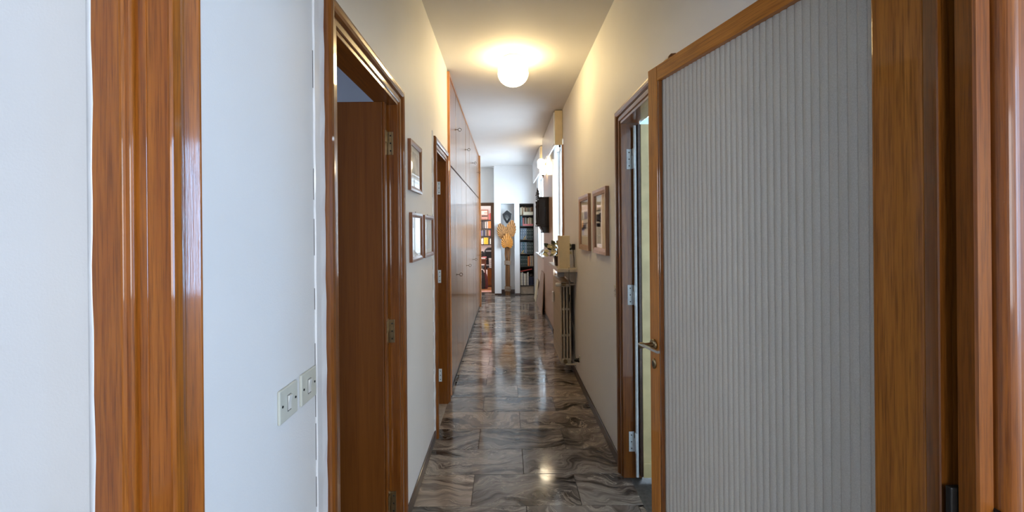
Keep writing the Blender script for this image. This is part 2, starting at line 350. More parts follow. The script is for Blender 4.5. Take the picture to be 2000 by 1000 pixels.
# entry hall round the camera
struct(boxes([(-2.0, -0.575, 0.69, 0.735, 0, ZC), (-0.575, 0.80, 0.69, 0.735, 2.16, ZC)]).build('wall_front_left', 'paint_cool'), 'bluish white wall left of the big door frame', 'wall')
struct(box('wall_front_right', 0.82, 2.2, 0.69, 0.735, 0, ZC, 'paint_cool'), 'white wall right of the big door frame', 'wall')
struct(box('wall_entry_left', -2.1, -2.0, -2.7, 0.735, 0, ZC, 'paint_cool'), 'left wall of the entry hall', 'wall')
struct(boxes([(2.2, 2.3, -2.7, -0.30, 0, ZC), (2.2, 2.3, 0.35, 0.735, 0, ZC), (2.2, 2.3, -0.30, 0.35, 0, 1.0), (2.2, 2.3, -0.30, 0.35, 2.2, ZC)]).build('wall_entry_right', 'paint_cool'), 'right wall of the entry hall with a window', 'wall')
struct(boxes([(-2.1, 0.5, -2.7, -2.6, 0, ZC), (2.0, 2.3, -2.7, -2.6, 0, ZC), (0.5, 2.0, -2.7, -2.6, 0, 0.9), (0.5, 2.0, -2.7, -2.6, 2.3, ZC)]).build('wall_entry_back', 'paint_cool'), 'back wall of the entry hall with an added fill window', 'wall')
struct(box('ceiling_entry', -2.1, 2.3, -2.7, 0.69, ZC, ZC+0.1, 'paint_ceiling'), 'ceiling of the entry hall', 'ceiling')
struct(box('floor_entry', -2.1, 2.3, -2.7, 0.72, -0.1, 0, 'entry_floor'), 'dark stone floor of the entry hall', 'floor')
# side room on the right
struct(boxes([(0.97, 1.5, 4.2, 4.3, 0, ZC), (2.7, 3.7, 4.2, 4.3, 0, ZC), (1.5, 2.7, 4.2, 4.3, 0, 0.9), (1.5, 2.7, 4.2, 4.3, 2.4, ZC)]).build('wall_side_far', 'paint_blue'), 'pale blue far wall of the side room', 'wall')
struct(boxes([(3.6, 3.7, 0.735, 4.2, 0, ZC)]).build('wall_side_right', 'paint_white'), 'right wall of the side room', 'wall')
struct(box('wall_side_near', 0.90, 3.7, 0.735, 0.80, 0, ZC, 'paint_white'), 'near wall of the side room', 'wall')
struct(box('ceiling_side', 0.80, 3.7, 0.735, 4.3, ZC, ZC+0.1, 'paint_ceiling'), 'ceiling of the side room', 'ceiling')
struct(box('floor_side', 0.72, 3.7, 0.735, 4.3, -0.1, -0.004, 'slate_floor'), 'dark slate floor of the side room beyond the right doorway', 'floor')
# left rooms
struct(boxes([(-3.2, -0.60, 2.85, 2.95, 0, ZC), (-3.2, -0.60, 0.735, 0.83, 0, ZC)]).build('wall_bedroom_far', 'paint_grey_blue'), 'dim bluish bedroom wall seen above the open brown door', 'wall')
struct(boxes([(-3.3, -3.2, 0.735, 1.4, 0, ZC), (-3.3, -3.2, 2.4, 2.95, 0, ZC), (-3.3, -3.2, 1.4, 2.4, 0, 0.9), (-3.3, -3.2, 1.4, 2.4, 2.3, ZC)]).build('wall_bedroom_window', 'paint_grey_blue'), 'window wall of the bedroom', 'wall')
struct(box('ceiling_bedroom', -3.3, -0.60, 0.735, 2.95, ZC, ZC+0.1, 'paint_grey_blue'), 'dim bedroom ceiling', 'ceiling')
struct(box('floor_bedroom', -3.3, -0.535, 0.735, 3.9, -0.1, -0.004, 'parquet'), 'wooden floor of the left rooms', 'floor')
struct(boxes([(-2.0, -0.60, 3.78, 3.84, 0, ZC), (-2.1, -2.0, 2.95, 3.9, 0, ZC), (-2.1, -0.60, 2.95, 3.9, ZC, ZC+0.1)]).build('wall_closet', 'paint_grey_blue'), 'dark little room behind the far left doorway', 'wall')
# study
struct(box('wall_study_back', -2.9, 0.0, 12.4, 12.5, 0, ZC, 'paint_pink'), 'pinkish back wall of the study', 'wall')
struct(boxes([(-2.9, -2.8, 10.3, 10.7, 0, ZC), (-2.9, -2.8, 11.9, 12.5, 0, ZC), (-2.9, -2.8, 10.7, 11.9, 0, 0.9), (-2.9, -2.8, 10.7, 11.9, 2.3, ZC)]).build('wall_study_window', 'paint_pink'), 'window wall of the study', 'wall')
struct(boxes([(-0.10, 0.0, 10.3, 12.4, 0, ZC), (-2.9, -1.15, 10.2, 10.3, 0, ZC)]).build('wall_study_right', 'paint_pink'), 'side wall of the study', 'wall')
struct(box('ceiling_study', -2.9, 0.0, 10.3, 12.5, ZC, ZC+0.1, 'paint_ceiling'), 'ceiling of the study', 'ceiling')
# floor of the corridor: marble tiles as pieces over a bed of grout
fl = struct(box('floor', -1.25, 0.97, 0.70, 10.28, -0.1, -0.0035, 'grout'), 'polished grey brown marble slab floor of the corridor', 'floor')
tile_cache = {}
def tile(x0, x1, y0, y1):
    g = 0.0013; key = (round(x1-x0, 3), round(y1-y0, 3))
    if key not in tile_cache:
        hx, hy = (x1-x0)/2-g, (y1-y0)/2-g; c = 0.0012
        m = MB(); lo = [(-hx,-hy,-0.012),(hx,-hy,-0.012),(hx,hy,-0.012),(-hx,hy,-0.012)]; md = [(-hx,-hy,-c),(hx,-hy,-c),(hx,hy,-c),(-hx,hy,-c)]
        tp = [(-hx+c,-hy+c,0),(hx-c,-hy+c,0),(hx-c,hy-c,0),(-hx+c,hy-c,0)]
        m.loft([lo, md, tp], smooth=False); tile_cache[key] = m.mesh('tile', 'marble_floor')
    o = bpy.data.objects.new('tile', tile_cache[key]); C.objects.link(o); attach(o, fl)
    o.location = ((x0+x1)/2, (y0+y1)/2, random.uniform(-0.0006, 0.0006)); o.rotation_euler = (random.uniform(-0.0008, 0.0008), random.uniform(-0.0008, 0.0008), 0)
y = 2.333 - 0.302*5; k = 0
while y < 10.18:
    y1 = min(y+0.302, 10.19)
    right = 0.735 if D3[0]-0.2 < y < D3[1]-0.02 else XR-0.002
    if 1.1 > y: right = 0.80
    left = XL+0.002 if y < 8.4 else -1.145
    if y > 9.7: right = NX[0][0] if y > 9.8 else XR-0.002
    cuts = [-1.405, -0.803, -0.203, 0.400, 1.0] if k % 2 else [-1.10, -0.505, 0.097, 0.702, 1.3]
    xs = [left] + [c for c in cuts if left+0.03 < c < right-0.03] + [right]
    for a, b in zip(xs[:-1], xs[1:]): tile(a, b, y, y1)
    y += 0.302; k += 1
tile(NX[0][1], NX[1][0], ZE, 10.10)
pq = struct(box('floor_study', -2.9, 0.0, 10.28, 12.5, -0.1, -0.012, 'grout'), 'orange brown plank floor of the study', 'floor')
for i in range(14):
    yy = 10.29 + i*0.15
    for a, b in ((-2.75, -1.4 + 0.3*(i % 3)), (-1.4+0.3*(i % 3), -0.12)): box('plank', a+0.001, b-0.001, yy+0.001, yy+0.149, -0.012, 0, 'parquet', pq)
# baseboards
def bb(name, x0, x1, y0, y1, h, mat, label): struct(MB().box(x0, x1, y0, y1, 0, h, 0.004).build(name, mat), label, 'baseboard')
bb('baseboard_left', XL, XL+0.010, 2.152, 3.080, 0.068, 'baseboard_wood', 'dark wooden baseboard on the left wall between the doorways')
bb('baseboard_right', XR-0.012, XR, 2.70, W1[1]-0.02, 0.068, 'baseboard_wood', 'dark wooden baseboard along the right wall under the radiator')
bb('baseboard_pier', 0.660, 0.672, W1[1], W2[0], 0.068, 'baseboard_wood', 'dark wooden baseboard on the pier')
bb('baseboard_end', NX[0][0], NX[0][1], ZE-0.012, ZE, 0.035, 'baseboard_wood_x', 'low brown baseboard left of the palm niche')
bb('baseboard_end', NX[1][0], NX[1][1], ZE-0.012, ZE, 0.035, 'baseboard_wood_x', 'low brown baseboard between the two niches')
bb('baseboard_niche', NX[0][1], NX[1][0], 10.088, 10.10, 0.09, 'baseboard_wood_x', 'dark baseboard at the back of the palm niche')

# ------------------------------------------------------------------ big front door frame and reeded glass door
t = thing('trim_1', (-0.58, 0.68, 0), 'orange oak door frame with stepped mouldings at the left edge of the photo', 'door frame', kind='structure')
def vprofile(name, poly, z0, z1, mat, parent): return MB().prism(poly, z0, z1).build(name, mat, parent)
def rnd(cx, cy, r, a0, a1, n=5): return [(cx+r*math.cos(math.radians(a0+(a1-a0)*i/n)), cy+r*math.sin(math.radians(a0+(a1-a0)*i/n))) for i in range(n+1)]
# outer board, inner board, jamb (plan outlines)
vprofile('outer_casing', [(-0.640, 0.69), (-0.640, 0.664)] + rnd(-0.592, 0.666, 0.006, -90, -20) + rnd(-0.583, 0.669, 0.006, -60, 20) + [(-0.577, 0.69)], 0, 2.24, 'oak_Z', t)
vprofile('inner_casing', [(-0.577, 0.7085), (-0.577, 0.672), (-0.560, 0.671), (-0.559, 0.6725), (-0.5575, 0.671)] + rnd(-0.5255, 0.677, 0.006, -90, 0, 4) + [(-0.5195, 0.690), (-0.5400, 0.7085)], 0, 2.16, 'oak_Z', t)
vprofile('jamb', [(-0.574, 0.7375), (-0.574, 0.709), (-0.5395, 0.709), (-0.5345, 0.7155), (-0.5342, 0.7168), (-0.5212, 0.7345), (-0.5205, 0.7375)], 0, 2.16, 'oak_gloss', t)
box('head_casing', -0.70, 0.93, 0.664, 0.69, 2.16, 2.24, 'oak_X', t, 0.005)
# painted plaster edge beside the casing
m = MB(); pts = []
for i in range(60):
    zz = i*0.05; wv = 0.0011*math.sin(i*1.7)+0.0012*math.sin(i*0.6)
    pts.append([(-0.652, 0.690, zz), (-0.650, 0.668, zz), (-0.6385+wv, 0.662, zz), (-0.6365+wv, 0.666, zz), (-0.638, 0.690, zz)])
m.loft(pts, smooth=True); m.build('paint_edge', 'white_gloss', t)
t = thing('trim_2', (0.78, 0.68, 0), 'orange oak door frame with round moulding at the right edge of the photo', 'door frame', kind='structure')
vprofile('casing', [(0.733, 0.70), (0.733, 0.674)] + [(0.735, 0.670), (0.754, 0.668), (0.757, 0.672)] + rnd(0.774, 0.668, 0.016, 190, 350, 16) + [(0.792, 0.672), (0.90, 0.672), (0.90, 0.69), (0.83, 0.70)], 0, 2.24, 'oak_shaded', t)
vprofile('jamb', [(0.722, 0.742), (0.7212, 0.719), (0.7222, 0.7165), (0.731, 0.7178), (0.742, 0.7168), (0.752, 0.7130), (0.757, 0.7115), (0.760, 0.7130), (0.762, 0.726), (0.787, 0.726), (0.787, 0.701), (0.83, 0.701), (0.83, 0.742)], 0, 2.16, 'brown_Z', t)
h = MB().box(0.7225, 0.760, 0.7015, 0.7115, 0.985, 1.072, 0.002); h.lathe([(0.006, 0), (0.0065, 0.003), (0.0065, 0.055), (0.006, 0.058)], (0.742, 0.700, 1.0), 'Z', 10)
h.box(0.7535, 0.7745, 0.648, 0.656, 0.965, 1.055, 0.002); h.box(0.7535, 0.7575, 0.652, 0.705, 0.985, 1.06, 0.001)
h.build('hinge', 'black_metal', t)
HX, HY = 0.761, 0.757
ang = math.atan2(0.973, -0.232)
d = thing('door_1', (HX, HY, 0), 'half open oak door with a large fluted frosted glass pane', 'door', kind='structure', rotz=ang, local=True)
DW, DT, DH = 0.915, 0.040, 2.10     # local x along the leaf, y towards the corridor
SW, HWD, TR, BR = 0.058, 0.112, 0.056, 0.22
MB().box(DW-SW, DW, -DT, 0, 0.01, DH, 0.002).build('lock_stile', 'oak_light_Z', d)
MB().prism([(0, -DT), (HWD-0.010, -DT)] + [(HWD, -DT+0.004), (HWD, -0.012)] + rnd(HWD-0.008, -0.008, 0.008, 0, 90, 5) + [(0.022, 0), (0.020, -0.002), (0.016, -0.002), (0.014, 0), (0.002, 0), (0, -0.002)], 0.01, DH).build('hinge_stile', 'oak_light_Z', d)
MB().box(HWD+0.0005, DW-SW-0.0008, -DT, 0, DH-TR, DH, 0.002).build('top_rail', 'oak_light_X', d)
MB().box(HWD+0.0005, DW-SW-0.0008, -DT, 0, 0.01, 0.01+BR, 0.002).build('bottom_rail', 'oak_light_X', d)
# fluted pane
pitch = 0.0212; x0 = HWD-0.004; x1 = DW-SW+0.004; n = int((x1-x0)/pitch)+1
front = []
for i in range(n):
    for q, dy in ((0, -0.0048), (0.05, -0.0024), (0.18, -0.0012), (0.34, -0.0003), (0.5, 0.0), (0.66, -0.0003), (0.82, -0.0012), (0.95, -0.0024)):
        xx = x0 + (i+q)*pitch
        if xx < x1: front.append((xx, -0.016+dy))
front.append((x1, -0.0185))
poly = front + [(x1, -0.025), (x0, -0.025)]
MB().prism(poly, 0.01+BR-0.004, DH-TR+0.004).build('pane', 'reeded_glass', d)
for nm, b in (('glazing_bead', (DW-SW-0.010, DW-SW+0.0005, -0.0155, -0.002, 0.23, DH-TR)),):
    MB().box(*b, 0.001).build(nm, 'brown_Z', d)
# lever handle
hd = MB().lathe([(0.0, 0), (0.020, 0.0), (0.021, 0.004), (0.018, 0.009), (0.010, 0.010)], (DW-0.028, 0.0, 1.062), 'Y', 20).build('handle', 'brass_old', d)
MB().lathe([(0.009, 0.006), (0.008, 0.040), (0.011, 0.046), (0.011, 0.060), (0.0, 0.062)], (DW-0.028, 0, 1.062), 'Y', 14).build('spindle', 'brass_old', hd)
lv = MB(); rings = []
for i in range(7):
    u = i/6; xx = DW-0.020-0.115*u; hh = 0.010+0.007*u; ty = 0.005
    rings.append([(xx, 0.058-ty-0.006*u, 1.064+0.004-hh*0.4), (xx, 0.058+ty-0.006*u, 1.064+0.004-hh*0.4), (xx, 0.058+ty-0.006*u, 1.064+0.006), (xx, 0.058-ty-0.006*u, 1.064+0.006)])
lv.loft(rings, smooth=False); lv.build('lever', 'steel', hd)
kh = MB().lathe([(0.0, 0), (0.013, 0.0), (0.0135, 0.003), (0.009, 0.006), (0.0, 0.006)], (DW-0.028, 0, 0.990), 'Y', 18)
kh.v = [(x, yy, 0.990+(z-0.990)*1.5) for x, yy, z in kh.v]; kh = kh.build('keyhole_plate', 'brass_old', d)
MB().box(DW-0.030, DW-0.026, 0.006, 0.0068, 0.980, 1.000).build('keyhole', 'black_metal', kh)

# ------------------------------------------------------------------ wall door frames
CP = [(0.0, -0.004), (0.0, 0.012), (0.004, 0.016), (0.020, 0.017), (0.024, 0.013), (0.030, 0.012), (0.036, 0.022), (0.044, 0.027), (0.056, 0.028), (0.066, 0.026), (0.072, 0.020), (0.074, -0.004)]
def wall_frame(name, xw, sgn, op, depth, label, side_mat='brown_Z', head_mat='brown_Y', near=True):
    y0, y1, top = op
    t = thing(name, (xw, (y0+y1)/2, 0), label, 'door frame', kind='structure')
    def leg(yin, s, nm):
        lo = [(xw+sgn*p, yin+s*wd, 0) for wd, p in CP]; hi = [(xw+sgn*p, yin+s*wd, top+wd) for wd, p in CP]
        MB().loft([lo, hi], smooth=False).build(nm, side_mat, t)
    if near: leg(y0, -1, 'casing')
    leg(y1, 1, 'casing')
    a = [(xw+sgn*p, y0-wd, top+wd) for wd, p in CP]; b = [(xw+sgn*p, y1+wd, top+wd) for wd, p in CP]
    MB().loft([a, b], smooth=False).build('head_casing', head_mat, t)
    xi = xw - sgn*depth
    lip = 0.010
    box('jamb', xw+sgn*lip, xi, y0-0.012, y0+0.016, 0, top+0.012, side_mat, t, 0.002)
    box('jamb', xw+sgn*lip, xi, y1-0.016, y1+0.012, 0, top+0.012, side_mat, t, 0.002)
    box('head_jamb', xw+sgn*lip, xi, y0+0.016, y1-0.016, top-0.016, top+0.012, head_mat, t, 0.002)
    return t
t1 = wall_frame('trim_3', XL, 1, D1, 0.088, 'glossy brown frame of the nearest doorway on the left wall')
t2 = wall_frame('trim_4', XL, 1, D2, 0.088, 'narrow brown door frame beside the wardrobe')
t3 = wall_frame('trim_5', XR, -1, D3, 0.105, 'brown door frame on the right wall behind the glass door')
# white plaster strips beside the left frames
for a, b, tp, tt in ((1.170, 1.226, 2.6, t1), (3.062, 3.086, 2.21, t2)):
    m = MB(); r = []
    for i in range(41):
        zz = tp*i/40; q = 0.0012*math.sin(i*2.3)
        r.append([(XL-0.003, a, zz), (XL+0.005, a+0.002+q, zz), (XL+0.006, (a+b)/2, zz), (XL+0.009+q, b-0.002, zz), (XL-0.003, b, zz)])
    m.loft(r, smooth=False); m.build('plaster_strip', 'white_gloss', tt)
    ck = MB(); zz = 0.1
    while zz < tp-0.05:
        ln_ = random.uniform(0.02, 0.12); o_ = random.uniform(-0.0008, 0.0008)
        ck.box(XL-0.001, XL+0.0012, a-0.0016+o_, a-0.0002+o_, zz, zz+ln_); zz += ln_+random.uniform(0.01, 0.10 if zz < 1.5 else 0.3)
    ck.build('caulk_crack', 'cord_grey', tt)
# thresholds
struct(box('trim_8', -0.60, XL+0.004, D2[0]+0.017, D2[1]-0.017, -0.01, 0.002, 'threshold_stone'), 'pale stone threshold of the far left doorway', 'threshold')
struct(box('trim_9', -0.60, XL+0.004, D1[0]+0.017, D1[1]-0.017, -0.01, 0.002, 'threshold_stone'), 'pale stone threshold of the nearest left doorway', 'threshold')

def hinge(parent, x, yj, yl, z, mat, xl):
    """plate on the jamb, knuckle and leaf plate: one hinge"""
    m = MB().box(x-0.014, x+0.014, yj-0.003, yj, z-0.055, z+0.055, 0.001)
    m.lathe([(0.0, -0.056), (0.008, -0.055), (0.008, 0.0), (0.009, 0.001), (0.009, 0.060), (0.0, 0.062)], (x-0.020, yj-0.012, z), 'Z', 10)
    m.box(xl-0.003, xl, yl-0.036, yl-0.004, z, z+0.055, 0.0008)
    o = m.build('hinge', mat, parent)
    s = MB()
    for dz in (-0.036, 0.0, 0.036): s.lathe([(0.0, -0.0045), (0.004, -0.0045), (0.004, -0.003)], (x+0.002, yj, z+dz), 'Y', 8)
    s.build('screws', 'black_metal', o)
# brown leaf of the first left door, folded back into the room
d2 = thing('door_2', (-0.57, 2.02, 0), 'dark brown wooden door standing open inside the nearest left doorway', 'door', kind='structure')
box('leaf', -1.330, -0.572, 2.000, 2.040, 0.01, 2.10, 'leaf_brown', d2, 0.003)
box('edge_strip', -0.5715, -0.560, 2.004, 2.034, 0.01, 2.10, 'brown_Z', d2, 0.002)
for z in (1.915, 1.02, 0.20): hinge(d2, -0.548, 2.053, 2.04, z, 'brass_old', -0.5565)
hh = MB().lathe([(0.0, 0), (0.02, 0), (0.02, -0.006), (0.009, -0.008), (0.009, -0.045), (0, -0.046)], (-1.27, 2.0, 1.05), 'Y', 14); hh.box(-1.28, -1.16, 1.95, 1.962, 1.042, 1.058, 0.003)
hh.build('handle', 'brass_old', d2)
# second left door: leaf inside
d3 = thing('door_3', (-0.61, 3.66, 0), 'open door leaf inside the far left doorway', 'door', kind='structure')
box('leaf', -1.17, -0.622, 3.640, 3.680, 0.01, 2.08, 'leaf_brown', d3, 0.003)
box('edge_strip', -0.621, -0.604, 3.642, 3.678, 0.01, 2.08, 'white_gloss', d3, 0.002)
for z in (1.86, 1.10, 0.25): hinge(d3, -0.575, 3.703, 3.68, z, 'painted_hinge', -0.600)
# olive door leaf on the right, behind the glass door
d4 = thing('door_4', (0.80, 2.56, 0), 'olive painted door leaf standing open behind the glass door', 'door', kind='structure')
box('leaf', 0.800, 1.52, 2.538, 2.574, 0.03, 2.115, 'olive_paint', d4, 0.002)
box('kick_rail', 0.798, 1.52, 2.530, 2.538, 0.03, 0.115, 'olive_paint', d4, 0.002)
box('dark_edge', 0.784, 0.7995, 2.541, 2.572, 0.03, 2.115, 'baseboard_wood', d4, 0.001)
MB().lathe([(0.0095, 0.0), (0.0095, 2.09)], (0.771, 2.560, 0.02), 'Z', 12).build('white_edge_pipe', 'painted_hinge', d4)
for z in (1.915, 1.10, 0.22):
    m = MB().box(0.728, 0.760, 2.5805, 2.5835, z-0.06, z+0.06, 0.001); m.lathe([(0.0, -0.062), (0.0095, -0.06), (0.0095, -0.004), (0.0105, 0.0), (0.0105, 0.06), (0, 0.062)], (0.768, 2.5605, z), 'Z', 12)
    m.box(0.760, 0.764, 2.545, 2.583, z-0.058, z+0.02, 0.001)
    hq = m.build('hinge', 'painted_hinge', d4)
    sq = MB()
    for dz_ in (-0.04, 0.0, 0.04): sq.lathe([(0.0, -0.0015), (0.004, -0.0015), (0.004, 0.0)], (0.743, 2.5805, z+dz_), 'Y', 8)
    sq.build('screws', 'cord_grey', hq)

# ------------------------------------------------------------------ fitted wardrobe
XW = -0.512
wy0, wy1, wt, wsplit = 3.905, 8.36, 2.925, 2.10
wr = thing('fitted_wardrobe', (-0.8, (wy0+wy1)/2, 0), 'long glossy brown fitted wardrobe along the left wall', 'wardrobe')
box('side_panel', -1.14, XW+0.012, wy0-0.004, wy0+0.022, 0, wt+0.015, 'wardrobe_edge', wr, 0.002)
box('side_panel', -1.14, XW+0.026, wy1, wy1+0.09, 0, wt+0.015, 'wardrobe_edge', wr, 0.003)
box('carcass', -1.14, XW-0.024, wy0+0.023, wy1-0.001, 0.08, wt, 'ebony', wr)
box('plinth', -1.0, XW-0.012, wy0+0.023, wy1-0.001, 0, 0.055, 'baseboard_wood', wr)
box('cornice', XW-0.022, XW+0.010, wy0+0.023, wy1-0.001, wt-0.012, wt+0.02, 'wardrobe_edge', wr, 0.002)
n = 8; dw = (wy1-wy0-0.024)/n
for i in range(n):
    a = wy0+0.023+i*dw+0.004; b = a+dw-0.008
    for tier, (z0, z1) in enumerate(((0.06, wsplit-0.010), (wsplit+0.010, wt-0.014))):
        off = random.uniform(-0.0025, 0.0015)
        o = box('lower_door' if tier == 0 else 'upper_door', XW-0.022+off, XW+off, a, b, z0, z1, 'wardrobe_wood', wr, 0.0015)
        if i % 2 == 0:
            zk = 1.04 if tier == 0 else 2.53; yk = b-0.05
            kb = MB().lathe([(0.011, 0), (0.011, 0.003), (0.004, 0.004), (0.004, 0.032), (0.0, 0.033)], (XW+off, yk, zk), 'X', 10)
            ring = [(XW+off+0.048+0.016*math.cos(2*PI*q/14), yk, zk+0.016*math.sin(2*PI*q/14)) for q in range(15)]
            kb.tube(ring, 0.0032, 6); kb.build('ring_pull', 'pull_metal', o)

# ------------------------------------------------------------------ ceiling lamp
lx, ly = 0.073, 3.66
t = thing('ceiling_lamp', (lx, ly, 2.68), 'lit white glass dome lamp on the corridor ceiling', 'lamp')
MB().lathe([(0.0, ZC), (0.085, ZC), (0.090, ZC-0.006), (0.088, ZC-0.030), (0.075, ZC-0.034), (0.0, ZC-0.034)], (lx, ly, 0), 'Z', 28).build('base_ring', 'plastic_white', t)
pr = [(0.080, ZC-0.036), (0.108, ZC-0.045), (0.124, ZC-0.080), (0.129, ZC-0.125)] + [(0.130*math.cos(a), ZC-0.135-0.108*math.sin(a)) for a in [PI/2*i/8 for i in range(9)]]
MB().lathe(pr, (lx, ly, 0), 'Z', 32).build('glass_shade', 'lamp_glow', t)
# ------------------------------------------------------------------ switches
def switch(y0, y1, z0, z1, xw, s, label):
    t = thing('light_switch', (xw, (y0+y1)/2, z0), label, 'switch')
    o = box('plate', xw, xw+s*0.007, y0, y1, z0, z1, 'plastic_ivory', t, 0.003)
    yc, zc = (y0+y1)/2, (z0+z1)/2
    prof = [(xw+s*0.007, zc-0.017), (xw+s*0.0085, zc-0.017), (xw+s*0.0085, zc-0.002), (xw+s*0.0125, zc+0.017), (xw+s*0.007, zc+0.017)]
    MB().prism(prof, yc-0.007, yc+0.007, 'Y').build('rocker', 'plastic_white', t)
    m = MB().box(xw+s*0.0068, xw+s*0.0075, yc-0.0085, yc+0.0085, zc-0.020, zc+0.0185); m.build('rocker_gap', 'cord_grey', t)
    for q in (-1, 1): MB().lathe([(0.0, s*0.0068), (0.0032, s*0.0068), (0.0028, s*0.0082), (0.0, s*0.0082)], (xw, yc+q*(y1-y0)*0.36, zc), 'X', 10).build('screw', 'black_metal', t)
switch(0.974, 1.058, 1.058, 1.136, XL, 1, 'ivory light switch farther from the door frame, left of the pair')
switch(1.078, 1.162, 1.058, 1.138, XL, 1, 'ivory light switch nearest the door frame, right of the pair')
switch(2.715, 2.790, 1.058, 1.136, XR, -1, 'light switch on the right wall beside the side door frame')

# ------------------------------------------------------------------ pictures
def picture(xw, s, y0, y1, z0, z1, label, fw, fmat, prints, back='mat_board', group=None, dp=0.018):
    t = thing('picture_frame', (xw, (y0+y1)/2, z0), label, 'picture', group)
    for z_a, z_b, nm in ((z1-fw, z1, 'top_rail'), (z0, z0+fw, 'bottom_rail')):
        m = MB(); s1 = 1 if nm == 'top_rail' else -1; zo, zi = (z1, z1-fw) if s1 == 1 else (z0, z0+fw)
        prof = [(0, zo, 0), (dp, zo, 0), (dp, zo-s1*fw*0.5, 0.5), (dp*0.75, zi, 1), (0, zi, 1)]
        m.loft([[(xw+s*p, y0+fw*q, z) for p, z, q in prof], [(xw+s*p, y1-fw*q, z) for p, z, q in prof]], smooth=False); m.build(nm, fmat+'_Y', t)
    for yo, s1 in ((y0, 1), (y1, -1)):
        m = MB(); prof = [(0, 0, yo), (dp, 0, yo), (dp, 0.5, yo+s1*fw*0.5), (dp*0.75, 1, yo+s1*fw), (0, 1, yo+s1*fw)]
        m.loft([[(xw+s*p, yy, z0+fw*q) for p, q, yy in prof], [(xw+s*p, yy, z1-fw*q) for p, q, yy in prof]], smooth=False); m.build('side_rail', fmat+'_Z', t)
    bk = box('backing', xw, xw+s*0.006, y0+fw*0.8, y1-fw*0.8, z0+fw*0.8, z1-fw*0.8, back, t)
    for (a, b, c, e, mt) in prints:
        yy0, yy1 = y0+fw, y1-fw; zz0, zz1 = z0+fw, z1-fw
        box('print', xw+s*0.006, xw+s*0.0068, yy0+(yy1-yy0)*a, yy0+(yy1-yy0)*b, zz0+(zz1-zz0)*c, zz0+(zz1-zz0)*e, mt, bk)
    box('glass', xw+s*0.0095, xw+s*0.0105, y0+fw*0.9, y1-fw*0.9, z0+fw*0.9, z1-fw*0.9, 'picture_glass', t)
    MB().tube([(xw+s*0.004, (y0+y1)/2-0.01, z1-0.003), (xw+s*0.004, (y0+y1)/2, z1+0.009), (xw+s*0.004, (y0+y1)/2+0.01, z1-0.003)], 0.0012, 5).build('hook', 'black_metal', t)
picture(XL, 1, 2.300, 2.610, 1.716, 1.992, 'brown framed sepia print, the higher of three on left wall', 0.026, 'frame_dark', [(0.15, 0.85, 0.12, 0.88, 'print_sepia')])
picture(XL, 1, 2.318, 2.615, 1.325, 1.597, 'small brown framed glazed picture below the sepia print, nearer the camera', 0.026, 'frame_dark', [(0.12, 0.88, 0.12, 0.88, 'print_pale')], 'paper_white')
picture(XL, 1, 2.685, 3.010, 1.325, 1.595, 'small brown framed glazed picture beside the far left doorway', 0.026, 'frame_dark', [(0.12, 0.88, 0.12, 0.88, 'print_pale')], 'paper_white')
picture(XR, -1, 3.560, 4.025, 1.314, 1.793, 'light wood framed collage on right wall, nearer the radiator', 0.045, 'frame_wood',
        [(0.02, 0.98, 0.80, 0.88, 'cream_box'), (0.10, 0.98, 0.18, 0.79, 'paper_white'), (0.15, 0.60, 0.58, 0.74, 'ink_dark'), (0.35, 0.9, 0.36, 0.46, 'ink_dark'), (0.55, 0.95, 0.32, 0.42, 'ink_rose'), (0.1, 0.9, 0.47, 0.49, 'ink_dark')], dp=0.024)
picture(XR, -1, 2.930, 3.372, 1.314, 1.791, 'light wood framed collage on right wall, nearer the side door', 0.042, 'frame_wood',
        [(0.45, 0.98, 0.70, 0.79, 'cream_box'), (0.42, 0.98, 0.02, 0.72, 'paper_white'), (0.66, 0.96, 0.50, 0.64, 'ink_ochre'), (0.50, 0.66, 0.48, 0.66, 'ink_dark'), (0.55, 0.96, 0.40, 0.47, 'ink_dark'), (0.5, 0.7, 0.03, 0.05, 'ink_dark')], dp=0.026)

# ------------------------------------------------------------------ radiator and shelf group
rx0, rx1, ry0, ry1, rz0, rz1 = 0.548, 0.668, 4.42, 5.08, 0.11, 0.955
t = thing('radiator', ((rx0+rx1)/2, (ry0+ry1)/2, rz0), 'cream painted cast iron column radiator on the right wall', 'radiator')
sm = MB(); cw = 0.026
cols = [rx0+cw/2+(rx1-rx0-cw)*i/3 for i in range(4)]
for c in cols:
    rings = []
    for z in (rz0+0.03, rz1-0.03): rings.append([(c+0.011*math.cos(2*PI*q/8), 0.021*math.sin(2*PI*q/8), z) for q in range(8)])
    sm.loft(rings)
for z in (rz0, rz1-0.055): sm.box(rx0+0.006, rx1-0.006, -0.020, 0.020, z, z+0.055, 0.012)
for z in (rz0+0.28, rz0+0.55): sm.box(rx0+0.004, rx1-0.004, -0.012, 0.012, z, z+0.022, 0.003)
sme = sm.mesh('section', 'radiator_paint')
ns = 14
for i in range(ns):
    o = bpy.data.objects.new('section', sme); C.objects.link(o); attach(o, t); o.location = (0, ry0+0.023+i*(ry1-ry0-0.046)/(ns-1), 0)
MB().tube([(rx0+0.02, ry0-0.012, 0.93), (XR, ry0-0.012, 0.93)], 0.010, 10).build('top_pipe', 'radiator_paint', t)
v = MB().lathe([(0.0, 0), (0.017, 0.002), (0.021, 0.01), (0.020, 0.055), (0.014, 0.060), (0, 0.06)], (rx0-0.045, ry0-0.012, 0.93), 'X', 16); v.build('valve_knob', 'plastic_white', t)
MB().lathe([(0.016, 0), (0.016, 0.045)], (rx0+0.016, ry0-0.012, 0.93), 'X', 12).build('valve_body', 'brass_old', t)
MB().lathe([(0.020, 0), (0.020, 0.025)], (0.60, ry0-0.022, 0.14), 'Y', 14).build('plug_cap', 'brass_old', t)
